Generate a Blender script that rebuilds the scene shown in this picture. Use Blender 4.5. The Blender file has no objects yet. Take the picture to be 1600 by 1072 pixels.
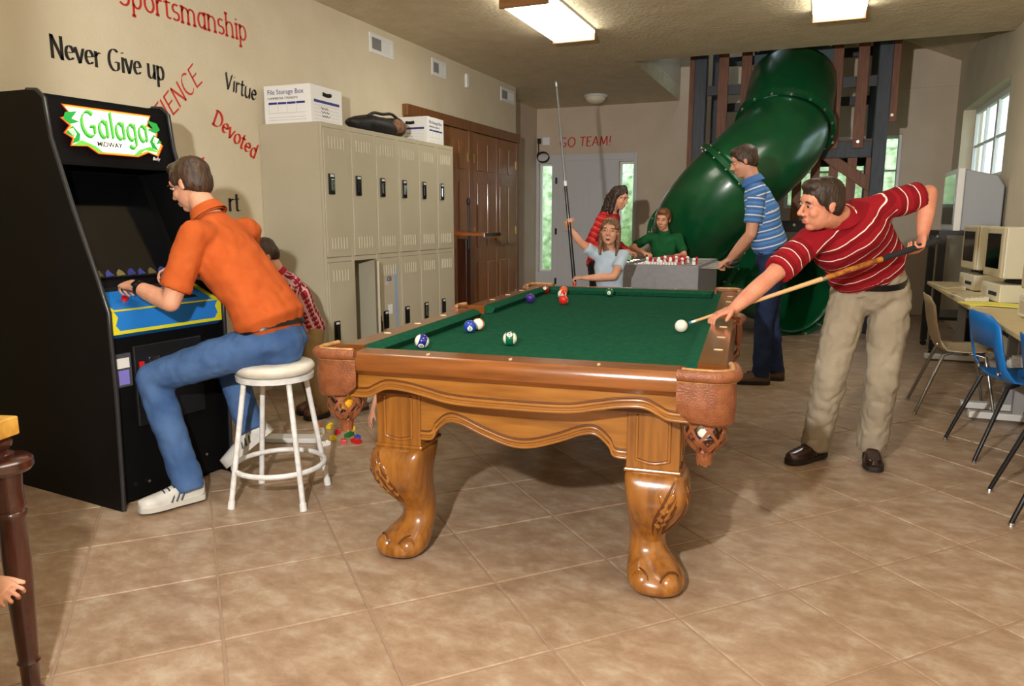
import bpy, bmesh, math, random
from mathutils import Vector, Matrix, noise, Euler
random.seed(7)
PI = math.pi
scene = bpy.context.scene
COL = scene.collection

# ------------------------------------------------------------------ camera
cam_d = bpy.data.cameras.new('camera'); cam = bpy.data.objects.new('camera', cam_d); COL.objects.link(cam)
cam.location = (0, 0, 1.30)
cam.rotation_euler = (math.radians(90 - 9.575), 0, math.radians(22.455))
cam_d.sensor_width = 36.0; cam_d.lens = 36.0 * 1150 / 1600; cam_d.clip_start = 0.05
scene.camera = cam
# ------------------------------------------------------------------ world, flash, exposure
SKY_STRENGTH = 4.0
FLASH_POWER = 112.0
TUBE_STRENGTH = 12.0
world = bpy.data.worlds.new('World'); scene.world = world; world.use_nodes = True
wn = world.node_tree; wn.nodes.clear()
wo = wn.nodes.new('ShaderNodeOutputWorld'); wb = wn.nodes.new('ShaderNodeBackground')
wb.inputs['Color'].default_value = (0.80, 0.92, 1.0, 1); wb.inputs['Strength'].default_value = SKY_STRENGTH
wn.links.new(wb.outputs[0], wo.inputs[0])
# the photographer's flash, on a bracket up and to the left of the lens
fl = bpy.data.lights.new('camera_flash', 'POINT'); flo = bpy.data.objects.new('camera_flash', fl); COL.objects.link(flo)
flo.location = (-0.62, 0.08, 1.70); fl.energy = FLASH_POWER; fl.shadow_soft_size = 0.035; fl.color = (1.0, 0.985, 0.97)
fl.use_nodes = True
ft = fl.node_tree; fe = ft.nodes['Emission']; ff = ft.nodes.new('ShaderNodeLightFalloff')
ff.inputs['Strength'].default_value = 1.0; ff.inputs['Smooth'].default_value = 0.0
ft.links.new(ff.outputs['Linear'], fe.inputs['Strength'])
scene.view_settings.view_transform = 'Standard'; scene.view_settings.look = 'None'
scene.view_settings.exposure = 0.0; scene.view_settings.gamma = 1.0; scene.view_settings.use_curve_mapping = False

# ------------------------------------------------------------------ materials
def lin(c):
    return tuple((x / 255 / 12.92) if x / 255 <= 0.04045 else ((x / 255 + 0.055) / 1.055) ** 2.4 for x in c) + (1.0,)
MATS = {}
def mat(name, col, rough=0.5, col2=None, scale=8.0, detail=3.0, bump=0.0, bscale=None, metal=0.0, spec=0.5, stretch=None,
        emit=0.0, coat=0.0, rnd=0.0, contrast=(0.35, 0.65), trans=0.0, sheen=0.0):
    if name in MATS: return MATS[name]
    m = bpy.data.materials.new(name); m.use_nodes = True; MATS[name] = m
    nt = m.node_tree; b = nt.nodes['Principled BSDF']; L = nt.links.new
    b.inputs['Roughness'].default_value = rough; b.inputs['Metallic'].default_value = metal
    b.inputs['Specular IOR Level'].default_value = spec; b.inputs['Coat Weight'].default_value = coat
    b.inputs['Coat Roughness'].default_value = 0.12; b.inputs['Transmission Weight'].default_value = trans
    b.inputs['Sheen Weight'].default_value = sheen
    b.inputs['Base Color'].default_value = lin(col)
    tc = nt.nodes.new('ShaderNodeTexCoord'); mp = nt.nodes.new('ShaderNodeMapping'); L(tc.outputs['Object'], mp.inputs['Vector'])
    if stretch: mp.inputs['Scale'].default_value = stretch
    out = None
    if col2:
        n = nt.nodes.new('ShaderNodeTexNoise'); n.inputs['Scale'].default_value = scale; n.inputs['Detail'].default_value = detail
        L(mp.outputs[0], n.inputs['Vector'])
        r = nt.nodes.new('ShaderNodeValToRGB'); r.color_ramp.elements[0].position, r.color_ramp.elements[1].position = contrast
        r.color_ramp.elements[0].color = lin(col); r.color_ramp.elements[1].color = lin(col2)
        L(n.outputs['Fac'], r.inputs['Fac']); out = r.outputs['Color']
    if rnd:
        oi = nt.nodes.new('ShaderNodeObjectInfo'); hs = nt.nodes.new('ShaderNodeHueSaturation')
        ma = nt.nodes.new('ShaderNodeMath'); ma.operation = 'MULTIPLY_ADD'; ma.inputs[1].default_value = 2 * rnd; ma.inputs[2].default_value = 1 - rnd
        L(oi.outputs['Random'], ma.inputs[0]); L(ma.outputs[0], hs.inputs['Value'])
        if out: L(out, hs.inputs['Color'])
        else: hs.inputs['Color'].default_value = lin(col)
        out = hs.outputs['Color']
    if out: L(out, b.inputs['Base Color'])
    if bump:
        n2 = nt.nodes.new('ShaderNodeTexNoise'); n2.inputs['Scale'].default_value = bscale or scale * 4; n2.inputs['Detail'].default_value = 4
        L(mp.outputs[0], n2.inputs['Vector']); bp = nt.nodes.new('ShaderNodeBump'); bp.inputs['Strength'].default_value = bump
        bp.inputs['Distance'].default_value = 0.01
        L(n2.outputs['Fac'], bp.inputs['Height']); L(bp.outputs[0], b.inputs['Normal'])
    if emit:
        b.inputs['Emission Strength'].default_value = emit; b.inputs['Emission Color'].default_value = lin(col)
    return m

def wood(name, col, col2, grain=(1, 14, 14), rough=0.3, coat=0.4, scale=4.0):
    m = mat(name, col, rough, col2, scale=scale, detail=6, bump=0.04, bscale=20, stretch=grain, coat=coat, contrast=(0.3, 0.72))
    return m

# ------------------------------------------------------------------ mesh helpers
class MB:
    def __init__(s, M=None): s.v = []; s.f = []; s.M = M
    def add(s, vs, fs):
        o = len(s.v)
        s.v += [(s.M @ Vector(p)) if s.M else Vector(p) for p in vs]
        s.f += [tuple(i + o for i in f) for f in fs]; return s
    def box(s, x0, y0, z0, x1, y1, z1):
        return s.add([(x0,y0,z0),(x1,y0,z0),(x1,y1,z0),(x0,y1,z0),(x0,y0,z1),(x1,y0,z1),(x1,y1,z1),(x0,y1,z1)],
                     [(0,3,2,1),(4,5,6,7),(0,1,5,4),(1,2,6,5),(2,3,7,6),(3,0,4,7)])
    def boxc(s, c, d): return s.box(c[0]-d[0]/2,c[1]-d[1]/2,c[2]-d[2]/2,c[0]+d[0]/2,c[1]+d[1]/2,c[2]+d[2]/2)
    def rings(s, rings, cap0=True, cap1=True, closed=False):
        n = len(rings[0]); vs = [p for r in rings for p in r]; fs = []
        m = len(rings)
        for i in range(m if closed else m - 1):
            a, b = i * n, ((i + 1) % m) * n
            fs += [(a + k, a + (k + 1) % n, b + (k + 1) % n, b + k) for k in range(n)]
        if not closed:
            if cap0: fs.append(tuple(range(n - 1, -1, -1)))
            if cap1: fs.append(tuple((m - 1) * n + k for k in range(n)))
        return s.add(vs, fs)
    def tube(s, path, r, n=12, closed=False, cap=True, sx=1.0):
        P = [Vector(p) for p in path]; R = r if isinstance(r, (list, tuple)) else [r] * len(P)
        rings = []; ref = None
        for i, p in enumerate(P):
            if closed: t = (P[(i + 1) % len(P)] - P[i - 1])
            else: t = P[min(i + 1, len(P) - 1)] - P[max(i - 1, 0)]
            t.normalize()
            if ref is None: ref = Vector((0, 0, 1)) if abs(t.z) < 0.9 else Vector((1, 0, 0))
            a = ref - t * ref.dot(t); a.normalize(); b = t.cross(a); ref = a
            rings.append([p + (a * math.cos(2*PI*k/n) * sx + b * math.sin(2*PI*k/n)) * R[i] for k in range(n)])
        return s.rings(rings, cap, cap, closed)
    def cyl(s, p0, p1, r0, r1=None, n=16): return s.tube([p0, p1], [r0, r0 if r1 is None else r1], n)
    def lathe(s, prof, n=24, c=(0,0,0), ax='z'):
        rings = []
        for r, z in prof:
            ring = []
            for k in range(n):
                a = 2*PI*k/n; x, y = r*math.cos(a), r*math.sin(a)
                ring.append((c[0]+x, c[1]+y, c[2]+z) if ax == 'z' else ((c[0]+z, c[1]+x, c[2]+y) if ax == 'x' else (c[0]+y, c[1]+z, c[2]+x)))
            rings.append(ring)
        return s.rings(rings)
    def prism(s, poly, ax, t0, t1):
        def mk(a, b, t): return (t, a, b) if ax == 'x' else ((a, t, b) if ax == 'y' else (a, b, t))
        n = len(poly)
        return s.add([mk(a, b, t0) for a, b in poly] + [mk(a, b, t1) for a, b in poly],
                     [tuple(range(n - 1, -1, -1)), tuple(range(n, 2 * n))] + [(k, (k + 1) % n, n + (k + 1) % n, n + k) for k in range(n)])
    def ell(s, c, r, R=None, nu=20, nv=12):
        c = Vector(c); r = (r, r, r) if not isinstance(r, (tuple, list)) else r
        vs = []; fs = []
        def T(x, y, z):
            v = Vector((x * r[0], y * r[1], z * r[2])); return c + (R @ v if R else v)
        vs.append(T(0, 0, -1))
        for j in range(1, nv):
            ph = -PI/2 + PI*j/nv
            vs += [T(math.cos(ph)*math.cos(2*PI*i/nu), math.cos(ph)*math.sin(2*PI*i/nu), math.sin(ph)) for i in range(nu)]
        vs.append(T(0, 0, 1))
        fs += [(0, 1 + (i + 1) % nu, 1 + i) for i in range(nu)]
        for j in range(nv - 2):
            a = 1 + j * nu; b = a + nu
            fs += [(a + i, a + (i + 1) % nu, b + (i + 1) % nu, b + i) for i in range(nu)]
        a = 1 + (nv - 2) * nu; t = len(vs) - 1
        fs += [(a + i, a + (i + 1) % nu, t) for i in range(nu)]
        return s.add(vs, fs)
    def mesh(s, name, inv=None):
        me = bpy.data.meshes.new(name)
        me.from_pydata([tuple(inv @ v) if inv else tuple(v) for v in s.v], [], s.f); me.update(); return me
    def build(s, name, m, parent=None, smooth=None, bevel=0.0, world=False, seg=2):
        inv = None
        if world and parent:
            W = Matrix.Identity(4); q = parent
            while q: W = q.matrix_basis @ W; q = q.parent
            inv = W.inverted()
        me = s.mesh(name, inv)
        bm = bmesh.new(); bm.from_mesh(me); bmesh.ops.recalc_face_normals(bm, faces=bm.faces); bm.to_mesh(me); bm.free()
        o = bpy.data.objects.new(name, me); COL.objects.link(o)
        if m: me.materials.append(m)
        if smooth is not None:
            for p in me.polygons: p.use_smooth = True
            me.set_sharp_from_angle(angle=math.radians(smooth))
        if bevel:
            bv = o.modifiers.new('bevel', 'BEVEL'); bv.width = bevel; bv.segments = seg; bv.limit_method = 'ANGLE'; bv.angle_limit = math.radians(40)
        if parent: o.parent = parent
        return o

def tag(o, label=None, cat=None, group=None, kind=None):
    if label: o['label'] = label
    if cat: o['category'] = cat
    if group: o['group'] = group
    if kind: o['kind'] = kind
    return o
def thing(name, label, cat, loc=(0,0,0), rz=0.0, group=None):
    o = bpy.data.objects.new(name, None); COL.objects.link(o); o.empty_display_size = 0.1
    o.location = loc; o.rotation_euler = (0, 0, rz); return tag(o, label, cat, group)
def struct(o): o['kind'] = 'structure'; return o
def dup(o, parent=None):
    c = o.copy(); COL.objects.link(c); c.parent = parent
    for ch in list(o.children): dup(ch, c)
    return c
def text_mesh(txt, size, depth=0.002, shear=0.0, bold=0.0, sx=1.0, align='LEFT'):
    cu = bpy.data.curves.new('txt', 'FONT'); cu.body = txt; cu.size = size; cu.extrude = depth; cu.shear = shear; cu.offset = bold
    cu.align_x = align; cu.resolution_u = 4
    ob = bpy.data.objects.new('txt', cu); COL.objects.link(ob)
    dg = bpy.context.evaluated_depsgraph_get(); me = bpy.data.meshes.new_from_object(ob.evaluated_get(dg))
    bpy.data.objects.remove(ob); bpy.data.curves.remove(cu)
    for v in me.vertices: v.co.x *= sx
    return me
def text_obj(name, txt, m, M, parent=None, **kw):
    me = text_mesh(txt, **kw); me.name = name
    me.transform(M); o = bpy.data.objects.new(name, me); COL.objects.link(o); me.materials.clear(); me.materials.append(m); o.parent = parent
    return o
def frame(origin, xdir, ydir):
    x = Vector(xdir).normalized(); y = Vector(ydir); y = (y - x * y.dot(x)).normalized(); z = x.cross(y)
    M = Matrix((x, y, z)).transposed().to_4x4(); M.translation = Vector(origin); return M

# ------------------------------------------------------------------ calligraphic skeleton font (broad nib)
def arc(cx, cy, rx, ry, a0, a1, n=10):
    return [(cx + rx*math.cos(math.radians(a0 + (a1-a0)*i/n)), cy + ry*math.sin(math.radians(a0 + (a1-a0)*i/n))) for i in range(n + 1)]
GL = {  # glyph: (advance, strokes)
 'N': (.62, [[(.08,0),(.08,.72)], [(.08,.72),(.5,0)], [(.5,0),(.5,.72)]]),
 'e': (.46, [[(.07,.26),(.39,.30)] + arc(.23,.27,.17,.23,8,325)]),
 'v': (.44, [[(.03,.5),(.21,.0)], [(.21,0),(.4,.5)]]),
 'r': (.36, [[(.08,0),(.08,.5)], [(.08,.34),(.18,.48),(.3,.46)]]),
 'G': (.66, [arc(.34,.36,.28,.37,50,310) + [(.54,.3),(.36,.3)]]),
 'i': (.2, [[(.1,0),(.1,.5)], [(.09,.64),(.12,.68)]]),
 'u': (.5, [[(.07,.5),(.07,.16)] + arc(.21,.15,.14,.15,180,320,6) + [(.4,.25)], [(.4,.5),(.4,0)]]),
 'p': (.5, [[(.09,.5),(.09,-.24)], arc(.24,.25,.17,.25,150,-150)]),
 'P': (.54, [[(.1,0),(.1,.72)], [(.1,.72)] + arc(.26,.53,.2,.19,90,-90) + [(.1,.34)]]),
 'A': (.6, [[(.04,0),(.3,.74)], [(.3,.74),(.54,0)], [(.14,.25),(.46,.25)]]),
 'T': (.54, [[(.27,0),(.27,.72)], [(.02,.7),(.52,.72)]]),
 'I': (.24, [[(.12,0),(.12,.72)]]),
 'E': (.5, [[(.1,0),(.1,.72)], [(.1,.7),(.45,.72)], [(.1,.38),(.38,.39)], [(.1,.02),(.46,.0)]]),
 'C': (.6, [arc(.33,.36,.27,.37,50,310)]),
 'V': (.58, [[(.05,.72),(.27,0)], [(.27,0),(.5,.72)]]),
 't': (.34, [[(.14,.68),(.14,.1)] + arc(.23,.1,.09,.1,180,320,5), [(.02,.48),(.3,.5)]]),
 'D': (.66, [[(.12,0),(.12,.72)], [(.02,.7)] + arc(.2,.36,.38,.36,90,-90) + [(.05,.02)]]),
 'o': (.5, [arc(.25,.25,.19,.25,90,450)]),
 'd': (.5, [[(.4,.76),(.4,0)], arc(.24,.25,.17,.25,30,330)]),
 'S': (.52, [arc(.26,.54,.19,.18,50,250,8) + arc(.25,.19,.2,.19,80,-140,8)]),
 's': (.4, [arc(.2,.37,.14,.13,50,250,7) + arc(.19,.13,.15,.13,80,-140,7)]),
 'm': (.78, [[(.08,0),(.08,.5)], [(.08,.34)] + arc(.22,.33,.14,.16,160,0,6) + [(.36,0)], [(.36,.34)] + arc(.5,.33,.15,.16,160,0,6) + [(.65,0)]]),
 'n': (.52, [[(.08,0),(.08,.5)], [(.08,.34)] + arc(.24,.33,.16,.16,160,0,6) + [(.4,0)]]),
 'h': (.52, [[(.08,0),(.08,.76)], [(.08,.34)] + arc(.24,.33,.16,.16,160,0,6) + [(.4,0)]]),
 'a': (.48, [[(.37,.5),(.37,0)], arc(.22,.25,.16,.25,40,330)]),
 'l': (.2, [[(.1,0),(.1,.78)]]),
 'g': (.5, [[(.38,.5),(.38,-.08)] + arc(.22,-.08,.16,.16,0,-150,6), arc(.22,.25,.16,.25,40,330)]),
 'O': (.72, [arc(.36,.36,.29,.37,90,450,14)]),
 'M': (.76, [[(.1,0),(.14,.72)], [(.14,.72),(.37,.12)], [(.37,.12),(.6,.72)], [(.6,.72),(.66,0)]]),
 '!': (.24, [[(.12,.22),(.12,.74)], [(.12,.0),(.12,.05)]]),
 ' ': (.3, []),
}
def nib_text(txt, size, w=.09, ang=35, thin=.025, serif=0.0, slant=0.0, sx=1.0, depth=.003, baseline=None, spacing=1.0):
    """letters swept with a broad nib; returns an MB in a local XY plane, +Z out"""
    mb = MB(); x = 0.0; nv = Vector((math.cos(math.radians(ang)), math.sin(math.radians(ang)), 0)) * w / 2
    for ch in txt:
        adv, strokes = GL[ch]
        off = baseline(x) if baseline else (0, 0)
        for st in strokes:
            pts = list(st)
            for (a, b) in zip(pts[:-1], pts[1:]):
                A = Vector((a[0], a[1], 0)); B = Vector((b[0], b[1], 0)); t = (B - A)
                if t.length < 1e-6: continue
                t.normalize(); pn = Vector((-t.y, t.x, 0)) * thin / 2
                k = nv if abs(nv.dot(pn)) > 1e-9 else nv
                k2 = k + (pn if k.dot(pn) >= 0 else -pn)
                q = [A - k2, B - k2, B + k2, A + k2]
                if pn.length and abs(t.cross(k2).z) < 1e-6: continue
                P = []
                for z in (0, depth):
                    for c in q:
                        px = (c.x + x + c.y * slant + off[0]) * sx * size; py = (c.y + off[1]) * size
                        P.append((px, py, z))
                mb.add(P, [(3,2,1,0),(4,5,6,7),(0,1,5,4),(1,2,6,5),(2,3,7,6),(3,0,4,7)])
            if serif:
                for e, o2 in ((pts[0], pts[1]), (pts[-1], pts[-2])):
                    if abs(e[0] - o2[0]) < .06 and abs(e[1] - o2[1]) > .2:
                        a0, a1, b0, b1 = e[0] - serif, e[0] + serif, e[1] - thin*.8, e[1] + thin*.8
                        P = [((px + x + py*slant + off[0]) * sx * size, (py + off[1]) * size, z) for z in (0, depth) for px, py in ((a0,b0),(a1,b0),(a1,b1),(a0,b1))]
                        mb.add(P, [(3,2,1,0),(4,5,6,7),(0,1,5,4),(1,2,6,5),(2,3,7,6),(3,0,4,7)])
        x += adv * spacing
    mb.width = x * sx * size
    return mb
def nib_word(name, m, M, txt, size, sx=1.0, **kw):
    t = bpy.data.objects.new(name, None); COL.objects.link(t); t.empty_display_size = .05; t.matrix_basis = M
    x = 0.0
    for ch in txt:
        if ch != ' ':
            mb = nib_text(ch, size, sx=sx, **kw)
            for v in mb.v: v.x += x
            mb.build('letter', m, t)
        x += GL[ch][0] * sx * size
    t.rotation_euler = M.to_euler()
    return t

# ------------------------------------------------------------------ setting
WL, WB, WR, CZ = -3.85, 11.40, 1.55, 3.02
m_wall = mat('tan_textured_paint', (212, 200, 174), .85, (206, 193, 166), scale=3, bump=.25, bscale=60)
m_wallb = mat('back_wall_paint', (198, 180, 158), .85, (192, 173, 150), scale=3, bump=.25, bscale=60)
m_ceil = mat('ceiling_texture', (212, 197, 166), .8, (202, 186, 152), scale=5, bump=1.0, bscale=28)
m_white = mat('white_paint', (226, 226, 224), .45)
m_white2 = mat('offwhite_metal', (214, 212, 206), .4)
m_glass = mat('window_glass', (240, 248, 248), .02, trans=1.0, spec=.3)
m_tile = mat('floor_tile', (176, 151, 121), .34, (138, 113, 86), scale=9, detail=12, bump=.03, bscale=30, rnd=.05, contrast=(.33, .70), spec=.4)
m_grout = mat('grout', (150, 124, 102), .9)
def marble_tile(m):
    nt = m.node_tree; L = nt.links.new; b = nt.nodes['Principled BSDF']
    for n in [n for n in nt.nodes if n.type in ('TEX_NOISE', 'VALTORGB', 'HUE_SAT', 'MATH', 'OBJECT_INFO', 'BUMP')]: nt.nodes.remove(n)
    tc = next(n for n in nt.nodes if n.type == 'TEX_COORD'); geo = nt.nodes.new('ShaderNodeNewGeometry'); oi = nt.nodes.new('ShaderNodeObjectInfo')
    add = nt.nodes.new('ShaderNodeVectorMath'); add.operation = 'ADD'; L(geo.outputs['Position'], add.inputs[0])
    sc = nt.nodes.new('ShaderNodeVectorMath'); sc.operation = 'SCALE'; sc.inputs['Scale'].default_value = 0.0; L(oi.outputs['Location'], sc.inputs[0]); L(sc.outputs[0], add.inputs[1])
    mp = nt.nodes.new('ShaderNodeMapping'); mp.inputs['Rotation'].default_value = (0, 0, .5); mp.inputs['Scale'].default_value = (1, 1.5, 1); L(add.outputs[0], mp.inputs['Vector'])
    n1 = nt.nodes.new('ShaderNodeTexNoise'); n1.inputs['Scale'].default_value = 7.0; n1.inputs['Detail'].default_value = 12; n1.inputs['Roughness'].default_value = .72; n1.inputs['Distortion'].default_value = .25; L(mp.outputs[0], n1.inputs['Vector'])
    r = nt.nodes.new('ShaderNodeValToRGB'); e = r.color_ramp.elements
    e[0].position, e[0].color = .34, lin((140, 113, 89)); e[1].position, e[1].color = .66, lin((178, 160, 138)); k = e.new(.50); k.color = lin((160, 134, 109)); L(n1.outputs['Fac'], r.inputs['Fac'])
    hs = nt.nodes.new('ShaderNodeHueSaturation'); ma = nt.nodes.new('ShaderNodeMath'); ma.operation = 'MULTIPLY_ADD'; ma.inputs[1].default_value = .10; ma.inputs[2].default_value = .94
    L(oi.outputs['Random'], ma.inputs[0]); L(ma.outputs[0], hs.inputs['Value']); L(r.outputs['Color'], hs.inputs['Color']); L(hs.outputs['Color'], b.inputs['Base Color'])
    bp = nt.nodes.new('ShaderNodeBump'); bp.inputs['Strength'].default_value = .06; bp.inputs['Distance'].default_value = .01; L(n1.outputs['Fac'], bp.inputs['Height']); L(bp.outputs[0], b.inputs['Normal'])
marble_tile(m_tile)

def cells_wall(name, m, ax, t0, t1, a0, a1, b0, b1, holes, parent=None):
    A = sorted({a0, a1, *[h[0] for h in holes], *[h[1] for h in holes]}); B = sorted({b0, b1, *[h[2] for h in holes], *[h[3] for h in holes]})
    mb = MB()
    for i in range(len(A) - 1):
        for j in range(len(B) - 1):
            ca, cb = (A[i] + A[i+1]) / 2, (B[j] + B[j+1]) / 2
            if any(h[0] < ca < h[1] and h[2] < cb < h[3] for h in holes): continue
            if ax == 'x': mb.box(t0, A[i], B[j], t1, A[i+1], B[j+1])
            elif ax == 'y': mb.box(A[i], t0, B[j], A[i+1], t1, B[j+1])
            else: mb.box(A[i], B[j], t0, A[i+1], B[j+1], t1)
    return struct(mb.build(name, m, parent))

# floor with diagonal square tiles
floor = struct(MB().box(-4.6, -2.6, -.12, 1.9, 11.6, -.004).build('floor', m_grout))
P_, A_ = .4615, math.radians(46)
e1 = Vector((math.cos(A_), math.sin(A_))) * P_; e2 = Vector((math.sin(A_), -math.cos(A_))) * P_
c00 = Vector((-1.0075, 2.60))
def tile_mesh(w):
    mb = MB(); h = w / 2; k = .004
    mb.rings([[(-h,-h,-.01),(h,-h,-.01),(h,h,-.01),(-h,h,-.01)], [(-h,-h,-.0025),(h,-h,-.0025),(h,h,-.0025),(-h,h,-.0025)],
              [(-h+k,-h+k,0),(h-k,-h+k,0),(h-k,h-k,0),(-h+k,h-k,0)]])
    return mb
tm = tile_mesh(P_ - .008); tme = tm.mesh('tile'); tme.materials.append(m_tile)
cells = []
for i in range(-40, 41):
    for j in range(-40, 41):
        c = c00 + e1 * i + e2 * j
        if not (-4.28 < c.x < 1.65 and -2.5 < c.y < 11.4): continue
        d = Vector((c.x, c.y)); az = math.degrees(math.atan2(d.x, d.y))
        vis = c.y > .3 and -64 < az < 16
        cells.append((0 if vis else 1, d.length, c))
cells.sort(key=lambda t: (t[0], t[1]))
rest = MB()
for k, (h, d, c) in enumerate(cells):
    if k < 290 and h == 0:
        o = bpy.data.objects.new('tile', tme); COL.objects.link(o); o.parent = floor
        o.location = (c.x, c.y, 0); o.rotation_euler = (0, 0, A_)
    else:
        rest.M = Matrix.Translation((c.x, c.y, 0)) @ Matrix.Rotation(A_, 4, 'Z'); rest.add(tm.v, tm.f)
rest.M = None
tag(rest.build('far_tiles', m_tile, floor), kind='stuff')

cells_wall('wall_left', m_wall, 'x', WL - .43, WL, -2.5, 9.45, 0, CZ, [])
struct(MB().box(-4.5, 9.45, 0, -4.28, WB, CZ).build('wall_left_recess', m_wallb))
SL = [(-4.24, -4.01, .45, 2.17), (-2.92, -2.68, .45, 2.17)]
cells_wall('wall_back', m_wallb, 'y', WB, WB + .2, -4.5, 1.75, 0, 5.2, SL + [(-.5, .95, 1.45, 2.42)])
cells_wall('wall_right', m_wall, 'x', WR, WR + .22, -2.5, WB, 0, 3.4, [(8.35, 10.85, 1.72, 2.62)])
struct(MB().box(-4.3, -2.7, 0, 1.75, -2.5, CZ).build('wall_front', m_wall))
struct(MB().box(WL, .45, 0, -1.22, .60, CZ).build('wall_flash_block', m_wall))  # unseen stub wall, added to block the flash towards the left
cells_wall('ceiling', m_ceil, 'z', CZ, CZ + .2, -4.5, 1.75, -2.6, WB, [(-2.03, 1.75, 8.42, WB)])
# vault over the play tower
struct(MB().box(-2.2, 8.42, CZ + .2, -2.03, WB, 5.1).build('wall_vault_side', m_wallb))
struct(MB().box(-2.2, 8.25, CZ + .2, 1.75, 8.42, 5.1).build('wall_vault_front', m_wall))
def vz(x): return 4.95 - (x + 2.2) / 3.95 * 1.73
q = MB()
for xa, xb, ya, yb in ((-2.2, 1.75, 8.25, 9.9), (-2.2, 1.75, 10.9, WB + .2), (-2.2, -1.7, 9.9, 10.9), (-.5, 1.75, 9.9, 10.9)):  # slabs leave a gap for the added skylight
    q.prism([(xa, vz(xa)), (xb, vz(xb)), (xb, vz(xb) + .18), (xa, vz(xa) + .18)], 'y', ya, yb)
struct(q.build('ceiling_vault', m_ceil))
struct(MB().prism([(-1.7, vz(-1.7) + .08), (-.5, vz(-.5) + .08), (-.5, vz(-.5) + .09), (-1.7, vz(-1.7) + .09)], 'y', 9.9, 10.9).build('added_skylight', m_glass))  # skylight pane out of view, added to brighten the vault
struct(MB().box(.55, WB - .02, 3.0, WR, WB, 3.03).build('trim_1', m_wallb))

def window(name, ax, t, a0, a1, b0, b1, bars_a=(), bars_b=(), w=.045, depth=.05):
    mb = MB(); g = MB()
    def bx(q, A0, A1, B0, B1, d0, d1):
        if ax == 'x': q.box(t + d0, A0, B0, t + d1, A1, B1)
        else: q.box(A0, t + d0, B0, A1, t + d1, B1)
    o = struct(MB().build(name, None)) if False else None
    bx(mb, a0, a0 + w, b0, b1, 0, depth); bx(mb, a1 - w, a1, b0, b1, 0, depth)
    bx(mb, a0 + w, a1 - w, b0, b0 + w, 0, depth); bx(mb, a0 + w, a1 - w, b1 - w, b1, 0, depth)
    o = struct(mb.build(name, m_white))
    for a, ww in bars_a:
        q = MB(); bx(q, a - ww / 2, a + ww / 2, b0 + w, b1 - w, .005, depth - .005); q.build('mullion', m_white, o)
    for b, ww in bars_b:
        q = MB(); bx(q, a0 + w, a1 - w, b - ww / 2, b + ww / 2, .008, depth - .008); q.build('glazing_bar', m_white, o)
    bx(g, a0 + w, a1 - w, b0 + w, b1 - w, depth * .45, depth * .55); g.build('pane', m_glass, o)
    return o
window('window_1', 'x', WR + .13, 8.35, 10.85, 1.72, 2.62, [(9.6, .09), (9.0, .02), (10.2, .02)], [(2.17, .025)], w=.06)
window('window_2', 'y', WB + .09, -.5, .95, 1.45, 2.42, [(.15, .07)], [(1.95, .025)])
window('window_3', 'y', WB + .06, *SL[0], w=.03); window('window_4', 'y', WB + .06, *SL[1], w=.03)
m_doorw = mat('white_door_paint', (192, 190, 190), .45)
def frame_box(name, m, boxes):
    mb = MB()
    for b in boxes: mb.box(*b)
    return struct(mb.build(name, m, None, bevel=.004))
frame_box('trim_2', m_doorw, [(-4.28, WB - .03, 0, -4.24, WB, 2.30), (-4.01, WB - .03, 0, -3.93, WB, 2.20), (-2.97, WB - .03, 0, -2.92, WB, 2.20), (-2.68, WB - .03, 0, -2.63, WB, 2.30),
    (-4.24, WB - .03, 2.20, -2.68, WB, 2.30), (-4.24, WB - .03, 0, -4.01, WB, .45), (-2.92, WB - .03, 0, -2.68, WB, .45), (-4.24, WB-.03, 2.17, -4.01, WB, 2.20), (-2.92, WB-.03, 2.17, -2.68, WB, 2.20)])
d1 = struct(MB().box(-3.93, WB - .022, 0, -2.97, WB, 2.20).build('door_1', m_doorw))
# moulded panels with an arched pair at the top
for s in (-1, 1):
    cx = -3.45 + s * .215
    top = [(cx - .16, 1.1), (cx + .16, 1.1)] + [(cx + .16 - .32 * t, (1.86 if s > 0 else 1.98) + (.12 if s > 0 else -.12) * t - 0 * t) for t in (0, .25, .5, .75, 1)]
    MB().prism(top, 'y', WB - .034, WB - .022).build('door_panel', m_doorw, d1, bevel=.01)
    MB().box(cx - .16, WB - .034, .2, cx + .16, WB - .022, .95).build('door_panel', m_doorw, d1, bevel=.01)
for z in (.3, 1.1, 1.9): MB().box(-3.95, WB - .036, z - .05, -3.92, WB - .02, z + .05).build('hinge', mat('dark_metal', (60, 56, 52), .4, metal=.8), d1)
MB().ell((-3.05, WB - .06, 1.0), .03).build('door_knob', mat('brass', (190, 160, 90), .3, metal=1), d1, smooth=60)

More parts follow.
